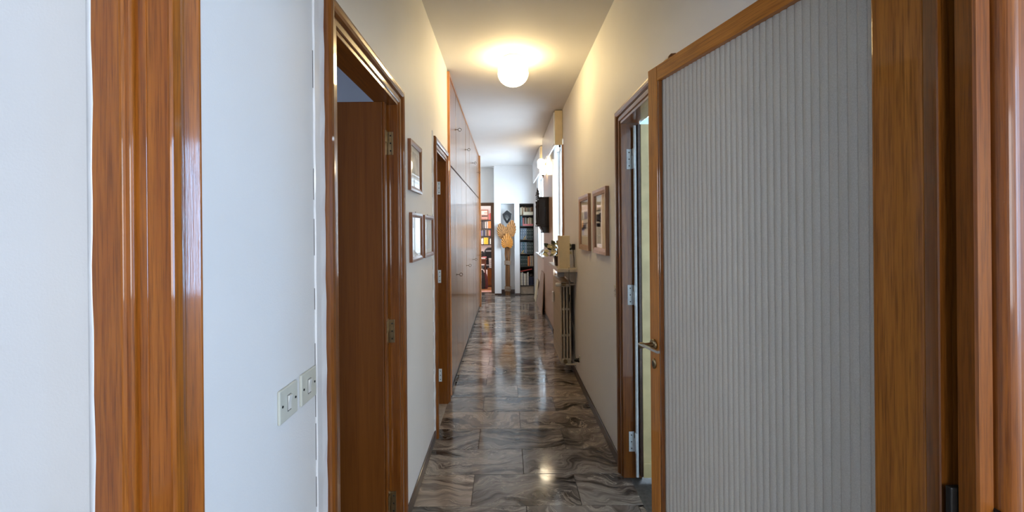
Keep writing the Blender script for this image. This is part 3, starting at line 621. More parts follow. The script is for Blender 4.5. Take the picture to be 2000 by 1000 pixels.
MB().tube([(0.60, ry0-0.014, 0.115), (0.62, ry0-0.020, 0.112), (XR, ry0-0.020, 0.112)], 0.010, 10).build('bottom_pipe', 'radiator_paint', t)
for z in (0.22, 0.80): box('bracket', rx1-0.01, XR, ry0+0.30, ry0+0.32, z, z+0.02, 'radiator_paint', t)
# tag hanging on the radiator flank
tag(box('humidifier', rx0-0.020, rx0-0.002, 4.93, 4.99, 0.66, 0.78, 'plastic_white', None, 0.004), 'small white holder hooked on the far front of the radiator', 'holder')
# shelf
sx0, sy0, sy1, sz = 0.510, 4.26, 5.15, 1.105
t = thing('wall_shelf', (0.61, 4.7, sz), 'pale stone shelf on a bracket above the radiator', 'shelf')
box('slab', sx0, XR, sy0, sy1, sz-0.036, sz, 'stone_shelf', t, 0.003)
for yy in (4.36, 5.02): MB().prism([(XR, sz-0.0365), (0.56, sz-0.0365), (0.56, sz-0.055), (0.66, sz-0.14), (XR, sz-0.16)], yy, yy+0.025, 'Y').build('bracket', 'radiator_paint', t)
box('fuse_block', 0.515, 0.578, 4.30, 4.36, sz-0.085, sz-0.0365, 'plastic_grey', t, 0.006)
# things on the shelf
t = thing('storage_box', (0.59, 4.40, sz), 'tall plain cream box standing at the near end of the radiator shelf', 'box')
box('body', 0.535, 0.642, 4.33, 4.45, sz, sz+0.325, 'cream_box', t, 0.003)
box('lid_seam', 0.5342, 0.6428, 4.3292, 4.4508, sz+0.318, sz+0.3195, 'stone_shelf', t)
t = thing('potted_plant', (0.585, 4.66, sz), 'cream and dark green leafy plant in a dark pot on the shelf', 'plant')
MB().loft([[(0.585+s*a, 4.66+s2*a, z) for a, z in [(hw, zz)] for s, s2 in ((-1, -1), (1, -1), (1, 1), (-1, 1))] for hw, zz in ((0.055, sz), (0.066, sz+0.085), (0.070, sz+0.085), (0.070, sz+0.105), (0.062, sz+0.105), (0.062, sz+0.093))], smooth=False).build('pot', 'pot_dark', t)
MB().box(0.525, 0.645, 4.60, 4.72, sz+0.070, sz+0.092).build('soil', 'soil', t)
for i in range(46):
    a = random.uniform(0, 2*PI); r = 0.03+0.095*math.sqrt(random.random()); el = random.uniform(-0.15, 1.0)
    base = Vector((0.565+r*math.cos(a)*math.cos(el*0.8), 4.66+0.7*r*math.sin(a), sz+0.125+0.125*max(0.0, math.sin(el))+random.uniform(-0.02, 0.02)))
    dr = Vector((math.cos(a), math.sin(a)*0.6-0.25, random.uniform(-0.7, 0.6))).normalized()
    ln = random.uniform(0.050, 0.078); wd = ln*0.33; nrm = Vector((random.uniform(-0.6, 0.3), -1.0, random.uniform(0.1, 1.0))).normalized()
    sd = dr.cross(nrm).normalized(); up = sd.cross(dr)
    m = MB(); L = []
    for q, ww, dz in ((0, 0.05, 0), (0.25, 0.85, 0.05), (0.5, 1.0, 0.07), (0.8, 0.55, 0.03), (1, 0.03, -0.03)):
        c = base+dr*ln*q+up*ln*dz
        L.append([c-sd*wd*ww+up*0.004, c-up*0.003, c+sd*wd*ww+up*0.004])
    vs_ = [p for r_ in L for p in r_]; n_ = len(vs_)
    th = up*-0.0012
    fs = []
    for kq in range(4):
        for j in range(2): fs.append((kq*3+j, kq*3+j+1, kq*3+j+4, kq*3+j+3)); fs.append((n_+kq*3+j, n_+kq*3+j+3, n_+kq*3+j+4, n_+kq*3+j+1))
    m.add([tuple(p) for p in vs_] + [tuple(p+th) for p in vs_], fs, True)
    lf = m.build('leaf', 'leaf_cream' if random.random() < 0.6 else 'leaf_green', t)
    st0 = Vector((0.585, 4.66, sz+0.09)); MB().tube([tuple(st0), tuple(base*0.5+st0*0.5+Vector((0, 0, 0.02))), tuple(base)], 0.0018, 5).build('stem', 'leaf_green', lf)
t = thing('wall_plug', (0.685, 4.40, 1.26), 'small black gadget fixed to the wall right of the cream box', 'gadget')
MB().box(0.670, XR, 4.375, 4.415, 1.285, 1.345, 0.008).build('head', 'black_plastic', t)
MB().tube([(0.686, 4.395, 1.29), (0.688, 4.40, 1.24), (0.694, 4.402, 1.20), (0.695, 4.403, 1.11)], [0.006, 0.004, 0.0035, 0.003], 7).build('stem', 'cord_grey', t)
t = thing('power_cord', (0.63, 4.27, 0.2), 'dark cord with inline switch hanging in front of the radiator', 'cord')
cp = [(0.625, 4.30, sz+0.004), (0.622, 4.272, sz+0.006), (0.622, 4.262, sz-0.01), (0.622, 4.262, sz-0.12), (0.624, 4.265, sz-0.26), (0.630, 4.268, sz-0.36), (0.640, 4.272, sz-0.48), (0.664, 4.27, sz-0.60), (0.672, 4.26, sz-0.72), (0.668, 4.24, sz-0.82), (0.672, 4.21, sz-0.868), (0.674, 4.20, sz-0.868)]
MB().tube(cp, 0.0035, 7).build('cable', 'cord_grey', t)
MB().box(0.617, 0.632, 4.255, 4.275, sz-0.325, sz-0.255, 0.005).build('inline_switch', 'black_plastic', t)
MB().lathe([(0.0, -0.05), (0.013, -0.048), (0.018, -0.03), (0.018, -0.012), (0.022, -0.010), (0.022, 0.0)], (XR, 4.20, 0.217), 'X', 14).build('plug', 'black_plastic', t)
tag(MB().box(XR-0.008, XR, 4.13, 4.165, 0.22, 0.275, 0.003).build('wall_socket', 'plastic_ivory'), 'ivory wall socket just above the floor near the black plug', 'socket')

# ------------------------------------------------------------------ windows and blind boxes
def window(name, wy, label, mid):
    y0, y1, z0, z1 = wy
    t = thing(name, (0.86, (y0+y1)/2, z0), label, 'window', kind='structure')
    fx0, fx1 = 0.775, 0.825; fw = 0.05
    box('frame_side', fx0, fx1, y0, y0+fw, z0, z1, 'white_frame', t, 0.004); box('frame_side', fx0, fx1, y1-fw, y1, z0, z1, 'white_frame', t, 0.004)
    box('frame_top', fx0, fx1, y0+fw, y1-fw, z1-fw, z1, 'white_frame', t, 0.004); box('frame_bottom', fx0, fx1, y0+fw, y1-fw, z0, z0+fw, 'white_frame', t, 0.004)
    ys = [y0+fw] + ([(y0+y1)/2] if mid else []) + [y1-fw]
    if mid: box('mullion', fx0, fx1, (y0+y1)/2-0.045, (y0+y1)/2+0.045, z0+fw, z1-fw, 'white_frame', t, 0.004)
    for a, b in zip(ys[:-1], ys[1:]): box('pane', 0.799, 0.803, a, b, z0+fw, z1-fw, 'window_glass', t)
    return t
window('window_1', W1, 'tall narrow window just beyond the radiator', False)
window('window_2', W2, 'bright far window past the wall clock', True)
for nm, x0, x1, y0, y1, z0, z1, lb in (('window_3', 2.23, 2.27, -0.30, 0.35, 1.0, 2.2, 'window in the right wall of the entry hall'), ('fill_window', 0.5, 2.0, -2.67, -2.63, 0.9, 2.3, 'added fill window in the back wall of the entry hall'), ('window_4', 1.5, 2.7, 4.23, 4.27, 0.9, 2.4, 'window of the side room'),  # the back-wall window is an unseen addition to go with the frontal fill
                                       ('window_5', -3.27, -3.23, 1.4, 2.4, 0.9, 2.3, 'window of the bedroom'), ('window_6', -2.87, -2.83, 10.7, 11.9, 0.9, 2.3, 'window of the study')):
    t = thing(nm, ((x0+x1)/2, (y0+y1)/2, z0), lb, 'window', kind='structure'); f = 0.06
    if x1-x0 > 1:
        box('frame_side', x0, x0+f, y0, y1, z0, z1, 'white_frame', t); box('frame_side', x1-f, x1, y0, y1, z0, z1, 'white_frame', t); box('mullion', (x0+x1)/2-f/2, (x0+x1)/2+f/2, y0, y1, z0+f, z1-f, 'white_frame', t)
        box('frame_top', x0+f, x1-f, y0, y1, z1-f, z1, 'white_frame', t); box('frame_bottom', x0+f, x1-f, y0, y1, z0, z0+f, 'white_frame', t)
    else:
        box('frame_side', x0, x1, y0, y0+f, z0, z1, 'white_frame', t); box('frame_side', x0, x1, y1-f, y1, z0, z1, 'white_frame', t); box('mullion', x0, x1, (y0+y1)/2-f/2, (y0+y1)/2+f/2, z0+f, z1-f, 'white_frame', t)
        box('frame_top', x0, x1, y0+f, y1-f, z1-f, z1, 'white_frame', t); box('frame_bottom', x0, x1, y0+f, y1-f, z0, z0+f, 'white_frame', t)
def blind_box(y0, y1, z0, label, bracket):
    t = thing('shutter_box', (0.65, (y0+y1)/2, z0), label, 'shutter box')
    x0 = 0.598
    box('end_panel', x0+0.012, XR-0.001, y0, y0+0.03, z0, ZC-0.012, 'cream_box', t, 0.006)
    box('front_panel', x0, x0+0.022, y0+0.055, y1, z0+0.02, ZC-0.02, 'white_gloss', t, 0.003)
    box('top_panel', x0+0.02, XR-0.001, y0+0.03, y1, ZC-0.02, ZC-0.006, 'white_gloss', t)
    box('bottom_lip', x0+0.004, x0+0.024, y0+0.03, y1, z0, z0+0.016, 'white_gloss', t, 0.002)
    if bracket:
        MB().lathe([(0.0, -0.028), (0.010, -0.026), (0.014, -0.012), (0.010, 0.0)], (0.668, y0+0.012, z0), 'Z', 10).build('belt_guide', 'black_metal', t)
        MB().tube([(0.668, y0+0.012, z0-0.02), (0.690, y0+0.012, 1.2)], 0.003, 6).build('belt', 'plastic_grey', t)
blind_box(5.25, 6.95, 2.525, 'cream roller shutter box above the near window', True)
blind_box(7.50, 9.40, 2.50, 'white roller shutter box above the far window', False)
struct(box('trim_10', 0.685, XR, 5.20, 5.24, 0.86, 2.52, 'frame_wood_Z', None, 0.003), 'slim wooden strip down the near side of the near window', 'trim')
struct(box('trim_11', 0.64, 0.774, W2[0]+0.004, 9.42, W2[2], W2[2]+0.022, 'white_gloss', None, 0.003), 'white sill of the far window', 'sill')
struct(box('trim_12', 0.70, 0.774, W1[0]+0.001, W1[1]-0.001, W1[2], W1[2]+0.012, 'brown_Y', None, 0.002), 'brown sill of the near window', 'sill')
# silver ornament on the far sill: curled fish
zb = W2[2]+0.022
t = thing('silver_ornament', (0.69, 7.98, zb), 'silver animal shaped ornament on the far window sill', 'ornament')
ox, oy = 0.705, 7.98
rr = []
for i in range(13):
    u = i/12; r = 0.042*math.sin(PI*(0.08+0.84*u))**0.7
    cxx = ox-0.062+0.115*u; czz = zb+0.062+0.030*math.sin(PI*u)
    rr.append([(cxx, oy+r*0.8*math.cos(2*PI*k_/14), czz+r*math.sin(2*PI*k_/14)*(1.0+0.10*(i % 2))) for k_ in range(14)])
MB().loft(rr).build('body', 'silver', t)
MB().tube([(ox-0.055, oy, zb+0.065), (ox-0.078, oy-0.005, zb+0.048), (ox-0.090, oy-0.01, zb+0.024)], [0.020, 0.017, 0.005], 8).build('head', 'silver', t)
for ex in (-0.010, 0.012): MB().tube([(ox-0.064, oy+ex, zb+0.068), (ox-0.062, oy+ex*1.6, zb+0.094)], [0.007, 0.002], 6).build('ear', 'silver', t)
for fx in (-0.040, 0.030):
    for fy in (-0.022, 0.022): MB().tube([(ox+fx, oy+fy, zb+0.045), (ox+fx-0.006, oy+fy, zb)], [0.012, 0.009], 8).build('leg', 'silver', t)
MB().tube([(ox+0.05, oy, zb+0.06), (ox+0.075, oy, zb+0.045), (ox+0.082, oy, zb+0.012)], [0.014, 0.009, 0.003], 8).build('tail', 'silver', t)
# boards leaning under the far window
def leaning(name, y0, y1, y0t, y1t, xb, xt, h, th, mat, label):
    m = MB(); m.loft([[(xb, y0, 0), (xb+th, y0, 0.0), (xb+th, y1, 0.0), (xb, y1, 0)], [(xt, y0t, h), (xt+th, y0t, h), (xt+th, y1t, h*1.01), (xt, y1t, h*1.01)]], smooth=False)
    tag(m.build(name, mat), label, 'board')
leaning('leaning_board', 7.50, 8.80, 7.54, 8.05, 0.612, 0.657, 0.72, 0.012, 'board_ply', 'large light brown board leaning under the far window')
leaning('leaning_board', 8.85, 9.40, 8.90, 9.35, 0.600, 0.660, 0.42, 0.010, 'cream_box', 'short yellowish board leaning behind the large brown board')

# ------------------------------------------------------------------ wall clock on the pier
cx0, cx1, cy0, cy1, cz0, cz1 = 0.528, 0.672, 6.68, 7.03, 1.565, 1.975
t = thing('wall_clock', (0.60, 6.85, 1.42), 'dark carved wooden wall clock hung on the pier between the windows', 'clock')
box('case_back', cx1-0.014, cx1, cy0, cy1, cz0, cz1, 'ebony', t)
for yy in (cy0, cy1-0.024):
    ga, gb = cx0+0.076, cx0+0.098
    s = MB().box(cx0, ga, yy, yy+0.024, cz0, cz1).box(gb, cx1-0.0145, yy, yy+0.024, cz0, cz1).box(ga, gb, yy, yy+0.024, cz0+0.275, cz1).box(ga, gb, yy, yy+0.024, cz0, cz0+0.035).build('side_panel', 'ebony', t)
    box('side_glass', ga, gb, yy+0.010, yy+0.013, cz0+0.035, cz0+0.275, 'picture_glass', s)
dr = MB().box(cx0-0.014, cx0-0.001, cy0+0.002, cy0+0.04, cz0, cz1).box(cx0-0.014, cx0-0.001, cy1-0.04, cy1-0.002, cz0, cz1).box(cx0-0.014, cx0-0.001, cy0+0.04, cy1-0.04, cz1-0.04, cz1).box(cx0-0.014, cx0-0.001, cy0+0.04, cy1-0.04, cz0, cz0+0.04).build('front_door', 'ebony', t)
box('front_glass', cx0-0.009, cx0-0.006, cy0+0.04, cy1-0.04, cz0+0.04, cz1-0.04, 'picture_glass', dr)
MB().lathe([(0.0, 0.0), (0.11, 0.0), (0.112, -0.006), (0.10, -0.010), (0.0, -0.010)], (cx0+0.05, 6.855, 1.83), 'X', 28).build('dial', 'mat_board', t)
MB().lathe([(0.0, 0.0), (0.045, 0.0), (0.045, -0.008), (0.0, -0.010)], (cx0+0.06, 6.855, 1.64), 'X', 20).build('pendulum', 'brass', t)
for q, yy in enumerate((cy0-0.001, cy1-0.02)):
    MB().lathe([(0.012, 0), (0.016, 0.02), (0.010, 0.04), (0.013, 0.10), (0.010, 0.26), (0.016, 0.29), (0.010, 0.33), (0.016, 0.36), (0.016, 0.38)], (cx0-0.024, yy+0.012, cz0+0.005), 'Z', 10).build('column', 'ebony', t)
MB().box(cx0-0.035, cx1, cy0-0.016, cy1+0.016, cz1, cz1+0.024, 0.005).build('cornice', 'ebony', t)
MB().box(cx0-0.045, cx1, cy0-0.012, cy1+0.012, cz0-0.026, cz0, 0.005).build('base_moulding', 'ebony', t)
pf = [(cx1, cz0-0.026), (cx0+0.010, cz0-0.026), (cx0+0.018, cz0-0.050), (cx0+0.034, cz0-0.075), (cx0+0.044, cz0-0.085), (cx0+0.044, cz0-0.115), (cx0+0.036, cz0-0.125), (cx1, cz0-0.125)]
MB().prism(pf, cy0+0.015, cy1-0.015, 'Y').build('bottom_bracket', 'ebony', t)
cr = MB(); prof = [(6.70, cz1+0.024), (6.72, cz1+0.07), (6.76, cz1+0.06), (6.79, cz1+0.11), (6.83, cz1+0.12), (6.855, cz1+0.155), (6.88, cz1+0.12), (6.92, cz1+0.11), (6.95, cz1+0.06), (6.99, cz1+0.07), (7.01, cz1+0.024)]
cr.prism(prof, cx0-0.030, cx0-0.010, 'X').build('carved_crest', 'ebony', t)
for yy, hh in ((6.70, 0.11), (6.855, 0.16), (7.01, 0.11)):
    MB().lathe([(0.014, 0), (0.018, 0.012), (0.008, 0.025), (0.020, 0.045), (0.020, 0.058), (0.008, 0.072), (0.015, 0.085), (0.004, hh)], (cx0-0.020, yy, cz1+0.024), 'Z', 10).build('finial', 'ebony', t)
# wall sconce on the pier
t = thing('wall_sconce', (0.64, 6.98, 2.35), 'lit wall lamp with white glass shades on the pier above the clock', 'lamp')
MB().lathe([(0.0, 0.0), (0.045, 0.0), (0.045, -0.012), (0.02, -0.02), (0.0, -0.02)], (0.672, 7.05, 2.44), 'X', 18).build('wall_plate', 'brass', t)
for yy, xx, zz in ((7.22, 0.596, 2.60), (6.93, 0.606, 2.46)):
    MB().tube([(0.655, 7.05, 2.44), (0.63, 7.05+(yy-7.05)*0.5, 2.40), (xx, yy, zz-0.13)], 0.006, 8).build('arm', 'brass', t)
    MB().lathe([(0.0, -0.112), (0.016, -0.108), (0.02, -0.095), (0.014, -0.082)], (xx, yy, zz), 'Z', 12).build('bottom_cap', 'black_metal', t)
    MB().lathe([(0.020, -0.085), (0.048, -0.075), (0.056, -0.04), (0.056, 0.02), (0.050, 0.055), (0.030, 0.075), (0.0, 0.082)], (xx, yy, zz), 'Z', 18).build('glass_shade', 'sconce_glow', t)

# ------------------------------------------------------------------ end wall: palm bundle, plaque, books
t = thing('dried_palm_bundle', (0.035, 9.80, 0), 'tied bundle of brown stalks with three dried palm fans in the niche', 'dried plant')
st = MB(); bx, by = 0.032, 9.815
for i in range(60):
    a = random.uniform(0, 2*PI); r = 0.058*math.sqrt(random.random()); sp = 1+random.uniform(0.0, 0.35)
    hz = random.uniform(1.05, 1.30)
    p = [(bx+r*math.cos(a)*1.05, by+r*math.sin(a)*0.7, 0.0), (bx+r*math.cos(a)*0.92, by+r*math.sin(a)*0.7, 0.10), (bx+r*math.cos(a), by+r*math.sin(a)*0.75, 0.40), (bx+r*math.cos(a)*0.85, by+r*math.sin(a)*0.7, 0.72),
         (bx+r*math.cos(a+0.3)*sp, by+r*math.sin(a+0.3)*0.8, 0.95), (bx+r*math.cos(a+0.6)*sp*0.95, by+r*math.sin(a+0.6)*0.8, hz)]
    st.tube(p, random.uniform(0.004, 0.0075), 5)
tag(st.build('stalks', 'stalk', t), kind='stuff')
for z, hgt in ((0.10, 0.09), (0.70, 0.075)):
    m = MB()
    for q in range(6):
        zz = z+hgt*q/5
        m.tube([(bx+0.066*math.cos(2*PI*k_/16), by+0.050*math.sin(2*PI*k_/16), zz+0.006*math.sin(k_*1.3+q)) for k_ in range(17)], 0.009, 5)
    m.build('tie', 'raffia', t)
def palm(cx, cy, cz, ln, wd, tilt, mat, yaw=0.0):
    # pleated pointed fan: base at (cx, cz), tip upwards, tilted in the wall plane
    n_ = 15; m = MB(); outer = []; inner = []
    nr = 5; grid = []
    for i in range(2*n_+1):
        u = (i/(2*n_))*2-1
        a = u*1.95
        rr = ln*(1-0.66*abs(u)**0.85)
        row = []
        for j in range(nr+1):
            q = j/nr; r = rr*q
            x = math.sin(a)*r*wd/ln*2.05; z = math.cos(a)*r
            pl = (0.010 if i % 2 else -0.010)*q
            zig = 1.0 if j < nr else (1.03 if i % 2 == 0 else 0.94)
            x *= zig; z *= zig
            yy = pl - 0.03*q*(1-abs(u)) + yaw*x
            X = x*math.cos(tilt)+z*math.sin(tilt); Z = -x*math.sin(tilt)+z*math.cos(tilt)
            row.append((cx+X, cy+yy, cz+Z))
        grid.append(row)
    vs_ = [p for r_ in grid for p in r_]; N = len(vs_); fs = []
    for i in range(2*n_):
        for j in range(nr):
            a0 = i*(nr+1)+j; fs.append((a0, a0+1, a0+nr+2, a0+nr+1)); fs.append((N+a0, N+a0+nr+1, N+a0+nr+2, N+a0+1))
    m.add(vs_ + [(x, y_+0.003, z) for x, y_, z in vs_], fs, False)
    return m.build('palm_fan', mat, t)
palm(-0.030, 9.765, 1.335, 0.335, 0.118, -0.38, 'palm_tan'); palm(0.085, 9.775, 1.375, 0.355, 0.112, 0.20, 'palm_tan'); palm(0.025, 9.735, 1.110, 0.315, 0.125, 0.0, 'palm_orange')
for a_, b_ in (((-0.030, 9.77, 1.34), (0.02, 9.81, 1.0)), ((0.085, 9.78, 1.38), (0.04, 9.81, 1.0)), ((0.025, 9.74, 1.12), (0.03, 9.79, 0.9))): MB().tube([a_, b_], 0.006, 6).build('fan_stem', 'stalk', t)
t = thing('wall_plaque', (0.03, 9.83, 1.60), 'black pentagonal plaque with pale drawing above the palm fans', 'plaque')
pent = [(0.030, 1.945), (0.142, 1.862), (0.122, 1.735), (0.045, 1.635), (0.012, 1.635), (-0.052, 1.735), (-0.080, 1.850)]
MB().prism([(x, z) for x, z in pent], 9.835, 9.850, 'Y').build('back', 'chalk', t)
MB().prism([(0.030+(x-0.030)*0.93, 1.765+(z-1.765)*0.94) for x, z in pent], 9.822, 9.8355, 'Y').build('face', 'fabric_black', t)
dw_ = MB()
for i in range(9):
    a = PI*i/8*1.2-0.3; dw_.tube([(0.030, 9.821, 1.70), (0.030+0.03*math.cos(a), 9.821, 1.76+0.03*math.sin(a)), (0.030+0.052*math.cos(a+0.3), 9.821, 1.78+0.055*math.sin(a))], 0.0016, 4)
dw_.build('line_drawing', 'chalk', t)
box('hanger', 0.0, 0.06, 9.850, 10.10, 1.88, 1.89, 'black_metal', t)
# bookcase in the right niche
bx0, bx1 = NX[1][1]+0.002, NX[2][0]-0.002
t = thing('niche_bookcase', ((bx0+bx1)/2, 10.0, 0), 'dark bookcase built into the right niche of the end wall', 'bookcase')
def Ze(py, z=9.90): return 1.5-(py-448+0.35)*z/840
SH = [Ze(p) for p in (420, 441, 467.5, 495, 519.5, 557)]
box('back', bx0, bx1, 10.14, 10.158, 0.0, NT-0.002, 'shelf_dark', t)
for a, b in ((bx0, bx0+0.012), (bx1-0.012, bx1)): box('side', a, b, 9.865, 10.14, 0, NT-0.002, 'shelf_dark', t)
box('top', bx0+0.012, bx1-0.012, 9.865, 10.14, NT-0.022, NT-0.002, 'shelf_dark', t)
for s_ in SH: box('shelf_board', bx0+0.012, bx1-0.012, 9.868, 10.139, s_-0.020, s_, 'shelf_dark', t)
box('base_panel', bx0+0.012, bx1-0.012, 9.90, 9.915, 0.01, SH[-1]-0.021, 'stone_shelf', t)
ORD = ['first', 'second', 'third', 'fourth', 'fifth', 'sixth', 'seventh', 'eighth', 'ninth', 'tenth', 'eleventh', 'twelfth']
def book(x0, x1, yf, dep, z0, hgt, colr, label, group, lean=0.0, flat=False, band=None):
    t = thing('book', ((x0+x1)/2, yf+dep/2, z0), label, 'book', group, local=True); t.rotation_euler = (0, lean, 0)
    w2 = (x1-x0)/2; mt = 'book_'+colr.replace(' ', '_')
    bul = 0 if flat else min(0.007, w2*0.45)
    cov = MB()
    if flat: cov.box(-w2, w2, -dep/2, -dep/2+0.004, 0, hgt, 0.0015)
    else: cov.prism([(-w2, -dep/2+0.004)] + [(w2*math.sin(q), -dep/2+bul-bul*math.cos(q)) for q in (-1.5, -1.0, -0.5, 0, 0.5, 1.0, 1.5)] + [(w2, -dep/2+0.004+bul*0.5)] + [(-w2, -dep/2+0.004+bul*0.5)], 0, hgt)
    if flat: cov.box(-w2, w2, -dep/2+0.004, dep/2, hgt-0.004, hgt).box(-w2, w2, -dep/2+0.004, dep/2, 0, 0.004)
    else: cov.box(-w2, -w2+0.003, -dep/2+0.004, dep/2, 0, hgt).box(w2-0.003, w2, -dep/2+0.004, dep/2, 0, hgt)
    cov.build('cover', mt, t)
    if flat: MB().box(-w2+0.003, w2-0.003, -dep/2+0.0045, dep/2-0.004, 0.0045, hgt-0.0045).build('pages', 'paper_white', t)
    else: MB().box(-w2+0.0035, w2-0.0035, -dep/2+0.0045, dep/2-0.004, 0.003, hgt-0.004).build('pages', 'paper_white', t)
    if band:
        m = MB()
        for q in band: m.box(-w2*0.45, w2*0.45, -dep/2-0.0006, -dep/2+0.002, hgt*q, hgt*q+hgt*0.035)
        m.build('spine_band', 'chalk', t)
    return t
def row(x0, x1, yf, dep, z, hs, cols_, where, group, band=None, gap=0.0015):
    n_ = len(cols_); ws = [random.uniform(0.8, 1.2) for _ in cols_] if band is None else [1]*n_
    tot = sum(ws); x = x0
    for i, c in enumerate(cols_):
        wd = (x1-x0)*ws[i]/tot; hh = hs if band else hs*random.uniform(0.86, 1.0)
        book(x+gap/2, x+wd-gap/2, yf+(0 if band else random.uniform(0, 0.012)), dep, z, hh, c, '%s book, %s from the left, on %s' % (c, ORD[i], where), group, band=band); x += wd
L0, L1 = bx0+0.014, bx1-0.014
row(L0, L1, 9.93, 0.17, SH[0], 0.195, ['cream', 'tan', 'cream', 'brown', 'tan', 'olive', 'grey', 'tan', 'brown'], 'the top shelf of the niche bookcase', 'books on the top niche shelf')
book(0.405, 0.628, 9.880, 0.045, SH[0], 0.075, 'cream', 'cream book lying flat on the top shelf of the niche bookcase', None, flat=True)
row(L0, L0+0.055, 9.875, 0.19, SH[1], 0.225, ['teal'], 'the second shelf of the niche bookcase', 'books on the second niche shelf')
row(L0+0.060, L1, 9.945, 0.16, SH[1]+0.0, 0.205, ['pink', 'brown', 'grey', 'olive', 'cream', 'tan', 'cream', 'olive'], 'the second shelf behind the flat pink book', 'books on the second niche shelf')
book(L0+0.062, L1-0.002, 9.882, 0.055, SH[1], 0.042, 'pink', 'pink book lying flat on the second shelf of the niche bookcase', None, flat=True)
row(L0, L1, 9.905, 0.20, SH[2], 0.255, ['grey blue', 'grey blue', 'grey blue', 'dark green', 'dark green', 'dark green'], 'the third shelf of the niche bookcase', 'bound volumes on the third niche shelf', band=(0.2, 0.55, 0.8))
row(L0, L1, 9.905, 0.20, SH[3], 0.262, ['grey blue', 'teal', 'grey blue', 'dark green', 'dark green', 'dark green'], 'the fourth shelf of the niche bookcase', 'bound volumes on the fourth niche shelf', band=(0.2, 0.55, 0.8))
row(L0, L0+0.165, 9.905, 0.20, SH[4], 0.235, ['dark green', 'dark green', 'dark green', 'dark green'], 'the fifth shelf of the niche bookcase', 'books on the fifth niche shelf', band=(0.2, 0.6))
row(L0+0.168, L0+0.215, 9.885, 0.20, SH[4], 0.24, ['orange', 'red'], 'the fifth shelf beside the dark volumes', 'books on the fifth niche shelf')
row(L0+0.217, L1, 9.885, 0.20, SH[4], 0.24, ['tan', 'grey', 'tan'], 'the right end of the fifth shelf', 'books on the fifth niche shelf', band=(0.08, 0.45))
b = book(0.325, 0.600, 9.875, 0.19, SH[5]+0.345, 0.018, 'red', 'thin red book lying aslant above the white books in the niche', None, flat=True); b.rotation_euler = (0, -0.20, 0); b.location.z = SH[5]+0.335
row(L0, L0+0.185, 9.885, 0.20, SH[5], 0.305, ['cream', 'white', 'grey', 'white', 'cream', 'grey', 'white'], 'the lowest shelf of the niche bookcase', 'books on the lowest niche shelf')
row(L0+0.187, L1, 9.95, 0.15, SH[5], 0.20, ['navy', 'navy'], 'the dark right end of the lowest shelf', 'books on the lowest niche shelf')
book(L0+0.21, L1-0.02, 9.955, 0.14, SH[5]+0.2005, 0.06, 'black', 'black book lying flat on the navy books in the niche', None, flat=True)
# little tan figurines in front of the bound volumes
for s_, xo, lb in ((SH[2], 0.105, 'small tan figurine in front of bound volumes, third niche shelf'), (SH[3], 0.055, 'small tan figurine in front of bound volumes, fourth niche shelf')):
    t = thing('figurine', (L0+xo, 9.885, s_), lb, 'figurine')
    MB().box(L0+xo-0.045, L0+xo+0.045, 9.872, 9.898, s_, s_+0.008, 0.002).build('base', 'ink_ochre', t)
    MB().tube([(L0+xo-0.02, 9.885, s_+0.008), (L0+xo-0.012, 9.885, s_+0.03), (L0+xo+0.006, 9.885, s_+0.04), (L0+xo+0.018, 9.885, s_+0.062), (L0+xo+0.016, 9.885, s_+0.08)], [0.010, 0.012, 0.013, 0.009, 0.010], 8).build('body', 'ink_ochre', t)

# ------------------------------------------------------------------ study
t = thing('trim_13', (SD[1], 10.2, 0), 'brown frame of the study doorway', 'door frame', kind='structure')
box('casing', SD[1]-0.003, NX[0][0]-0.001, 10.180, 10.2, 0, SD[2]+0.075, 'study_frame', t, 0.004)
box('casing', SD[0]-0.07, SD[0], 10.180, 10.2, 0, SD[2]+0.075, 'study_frame', t, 0.004)
box('head_casing', SD[0], SD[1]-0.003, 10.180, 10.2, SD[2], SD[2]+0.075, 'study_frame', t, 0.004)
box('jamb', SD[1]-0.018, SD[1], 10.2, 10.305, 0, SD[2], 'study_frame', t)
def Xs(px, z): return (px-988)*z/840
def Zs(py, z): return 1.5-(py-448-0.4)*z/840
yb = 12.0
t = thing('study_bookshelf', (-0.6, 12.2, 0), 'dark wall shelves full of books in the study', 'bookcase')
sz_ = [Zs(p, yb) for p in (429.5, 446, 461, 477)]
for s_ in sz_: box('shelf_board', -1.25, -0.15, 12.0, 12.395, s_-0.024, s_, 'shelf_dark', t, 0.002)
for xx in (-1.27, -0.15): box('side_board', xx, xx+0.02, 12.0, 12.395, sz_[3]-0.03, 2.1, 'shelf_dark', t)
def srow(x0, x1, s_, hs, cols_, where, grp, dep=0.2): row(x0, x1, 12.02, dep, s_, hs, cols_, where, grp)
srow(Xs(931, yb), Xs(938, yb), sz_[0], 0.21, ['grey', 'black', 'black'], 'the top study shelf left of the picture', 'books on the top study shelf')
srow(Xs(954.5, yb), Xs(963, yb), sz_[0], 0.20, ['pink', 'red', 'pink', 'cream'], 'the top study shelf right of the picture', 'books on the top study shelf')
t = thing('framed_print', (Xs(946, yb), 12.05, sz_[0]), 'framed reddish abstract print leaning on the top study shelf', 'picture')
px0, px1 = Xs(938.8, yb), Xs(953.8, yb); h_ = 0.285
for a, b, c, e in ((px0, px1, 0, 0.014), (px0, px1, h_-0.014, h_), (px0, px0+0.014, 0.014, h_-0.014), (px1-0.014, px1, 0.014, h_-0.014)): box('rail', a, b, 12.03, 12.045, sz_[0]+c, sz_[0]+e, 'frame_dark_Z', t)
pm = box('sheet', px0+0.014, px1-0.014, 12.036, 12.044, sz_[0]+0.014, sz_[0]+h_-0.014, 'ink_rose', t)
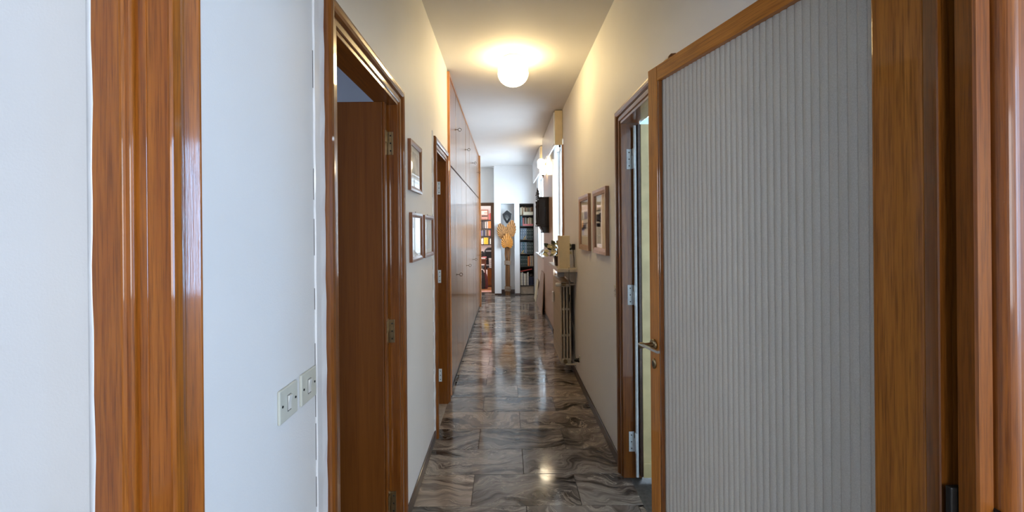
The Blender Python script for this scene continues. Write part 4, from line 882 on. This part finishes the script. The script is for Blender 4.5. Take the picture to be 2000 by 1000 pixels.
box('patch', px0+0.02, px1-0.03, 12.0352, 12.036, sz_[0]+0.15, sz_[0]+0.25, 'mat_board', pm); box('patch', px0+0.03, px1-0.02, 12.0352, 12.036, sz_[0]+0.09, sz_[0]+0.125, 'ink_dark', pm); box('patch', px0+0.10, px1-0.02, 12.0345, 12.0352, sz_[0]+0.18, sz_[0]+0.21, 'ink_rose', pm)
srow(Xs(932, yb), Xs(953, yb), sz_[1], 0.195, ['black', 'orange', 'yellow', 'brown', 'black', 'grey', 'black', 'white', 'grey', 'white'], 'the second study shelf', 'books on the second study shelf')
bk = book(Xs(953.5, yb), Xs(961, yb), 12.0, 0.03, sz_[1], 0.20, 'orange', 'orange cover facing out on the second study shelf', None)
srow(Xs(932, yb), Xs(963, yb), sz_[2], 0.175, ['violet blue', 'navy', 'violet blue', 'violet blue', 'grey', 'navy', 'grey', 'brown', 'tan', 'pink', 'black', 'brown'], 'the third study shelf', 'books on the third study shelf')
srow(Xs(932, yb), Xs(944, yb), sz_[3], 0.185, ['brown', 'cream', 'grey', 'white', 'white'], 'the lowest study shelf left of the yellow book', 'books on the lowest study shelf')
book(Xs(944.6, yb), Xs(953.5, yb), 12.02, 0.18, sz_[3], 0.185, 'yellow', 'broad bright yellow book on the lowest study shelf', None)
srow(Xs(954.5, yb), Xs(963, yb), sz_[3], 0.17, ['black', 'white', 'white', 'brown'], 'the lowest study shelf right of the yellow book', 'books on the lowest study shelf')
# office chair
cz = 11.70; cx = Xs(957, cz)
t = thing('office_chair', (cx, cz, 0), 'black padded office chair in the study', 'chair', local=True, rotz=0.25)
def cushion(w2, d2, h2, c, bev): return MB().box(c[0]-w2, c[0]+w2, c[1]-d2, c[1]+d2, c[2]-h2, c[2]+h2, bev)
m = MB(); rr = []
for zz, wd, dy in ((0.56, 0.15, 0.0), (0.62, 0.20, 0.01), (0.75, 0.225, 0.015), (0.90, 0.215, 0.0), (0.98, 0.18, -0.02), (1.02, 0.12, -0.03)):
    rr.append([(wd*math.cos(2*PI*i/16), -0.20+dy+0.045*math.sin(2*PI*i/16), zz) for i in range(16)])
m.loft(rr).build('backrest', 'fabric_black', t)
cushion(0.17, 0.006, 0.018, (0, -0.252, 0.93), 0.005).build('back_grip', 'plastic_grey', t)
cushion(0.23, 0.22, 0.045, (0, 0.04, 0.47), 0.03).build('seat', 'fabric_black', t)
MB().tube([(0, -0.02, 0.10), (0, -0.02, 0.43)], 0.025, 10).build('post', 'black_plastic', t)
MB().tube([(0, -0.02, 0.42), (0, -0.22, 0.44), (0, -0.235, 0.62)], 0.02, 8).build('back_stay', 'black_plastic', t)
for i in range(5):
    a = 2*PI*i/5; lg = MB().tube([(0, -0.02, 0.10), (0.27*math.cos(a), -0.02+0.27*math.sin(a), 0.065)], [0.022, 0.014], 8).build('leg', 'black_plastic', t)
    MB().lathe([(0.0, -0.014), (0.028, -0.014), (0.028, 0.014), (0.0, 0.014)], (0.27*math.cos(a), -0.02+0.27*math.sin(a), 0.029), 'Y', 12).build('caster', 'black_plastic', lg)
# desk with drawer
dz = 11.0
t = thing('study_desk', (-0.75, 11.15, 0), 'small brown wooden desk at the left of the study doorway', 'desk')
box('top', -1.05, Xs(949.5, dz), 11.0, 11.42, 0.715, 0.745, 'study_wood', t, 0.003)
box('drawer', -0.98, Xs(948, dz), 11.005, 11.40, 0.615, 0.714, 'study_wood', t, 0.003)
for xx in (-0.97, Xs(947, dz)-0.02):
    for yy in (11.02, 11.36): MB().box(xx, xx+0.03, yy, yy+0.03, 0, 0.614).build('leg', 'study_wood', t)
t = thing('paper_stack', (Xs(943, dz), 11.12, 0.745), 'white and red papers on the study desk', 'papers')
box('white_sheets', Xs(937, dz), Xs(947, dz), 11.03, 11.25, 0.745, 0.775, 'paper_white', t); box('red_folder', Xs(941, dz), Xs(949, dz), 11.06, 11.28, 0.7755, 0.790, 'book_pink', t)
m = MB(); rr = [[(Xs(939, dz)+r*math.cos(2*PI*i/12), 11.34+0.6*r*math.sin(2*PI*i/12), zz) for i in range(12)] for r, zz in ((0.05, 0.745), (0.075, 0.80), (0.07, 0.88), (0.035, 0.93))]
tag(m.loft(rr).build('black_bag', 'fabric_black'), 'rounded black bag on the back of the study desk', 'bag')
# flower sprig above
t = thing('dried_sprig', (Xs(936.5, 11.9), 11.95, Zs(492, 11.9)), 'small reddish sprig standing behind the desk left of the chair', 'plant')
for i in range(9):
    a = 2*PI*i/9; b0 = (Xs(936.5, 11.9), 11.95, Zs(492, 11.9)); e = (b0[0]+0.045*math.cos(a), b0[1]+0.02*math.sin(a), b0[2]+0.19+0.05*math.sin(a))
    MB().tube([b0, ((b0[0]+e[0])/2, b0[1], b0[2]+0.14), e], [0.004, 0.003, 0.010], 5).build('twig', 'maroon_cloth', t)
t2_ = MB().lathe([(0.0, 0), (0.03, 0), (0.035, 0.05), (0.02, Zs(492, 11.9)-0.0)], (Xs(936.5, 11.9), 11.95, 0.0), 'Z', 12); t2_.build('stand', 'study_wood', t)
# cabinet and basket
kz = 11.2
t = thing('study_cabinet', (Xs(955.5, kz), 11.3, 0), 'low dark red brown cabinet under the white basket in the study', 'cabinet')
box('body', Xs(951, kz), Xs(962, kz), 11.2, 11.30, 0.02, 0.50, 'study_wood', t, 0.003); box('door', Xs(951.6, kz), Xs(961.4, kz), 11.192, 11.2, 0.05, 0.47, 'brown_Z', t, 0.002); box('plinth', Xs(951.4, kz), Xs(961.6, kz), 11.21, 11.29, 0, 0.02, 'black_plastic', t)
t = thing('waste_basket', (Xs(958, kz), 11.25, 0.50), 'white tapered basket on the low cabinet in the study', 'basket')
bxs = (Xs(954, kz)+Xs(962, kz))/2
MB().loft([[(bxs+s*a, 11.25+s2*a*0.75, z) for s, s2 in ((-1, -1), (1, -1), (1, 1), (-1, 1))] for a, z in ((0.042, 0.50), (0.053, 0.73), (0.056, 0.735), (0.056, 0.75), (0.050, 0.75), (0.040, 0.52))], smooth=False).build('body', 'basket_white', t)
for i in range(4): box('slot', bxs-0.036, bxs+0.036, 11.25-0.040-0.0012*i, 11.25-0.036, 0.54+i*0.045, 0.552+i*0.045, 'plastic_grey', t)
# bags under the desk
for xx, yy, sc_, mt, lb in ((Xs(940, 10.9), 10.90, 1.0, 'fabric_black', 'black bag slumped on the floor before the study desk'), (Xs(946.5, 10.95), 10.93, 0.85, 'maroon_cloth', 'dark maroon cloth bag beside the black bag in the study')):
    t = thing('floor_bag', (xx, yy, 0), lb, 'bag')
    rr = [[(xx+sc_*r*math.cos(2*PI*i/14)*(1+0.10*math.sin(3*i)), yy+sc_*0.6*r*math.sin(2*PI*i/14), sc_*zz) for i in range(14)] for r, zz in ((0.075, 0), (0.095, 0.10), (0.085, 0.28), (0.06, 0.42), (0.03, 0.48))]
    MB().loft(rr).build('body', mt, t)
    MB().tube([(xx-0.03, yy, sc_*0.47), (xx-0.025, yy, sc_*0.56), (xx+0.025, yy, sc_*0.57), (xx+0.03, yy, sc_*0.47)], 0.007, 6).build('strap', mt, t)
tag(MB().box(-0.93, -0.36, 10.32, 10.50, 0.0, 0.008, 0.002).build('door_mat', 'ink_rose'), 'thin pinkish rug just inside the study doorway', 'rug')
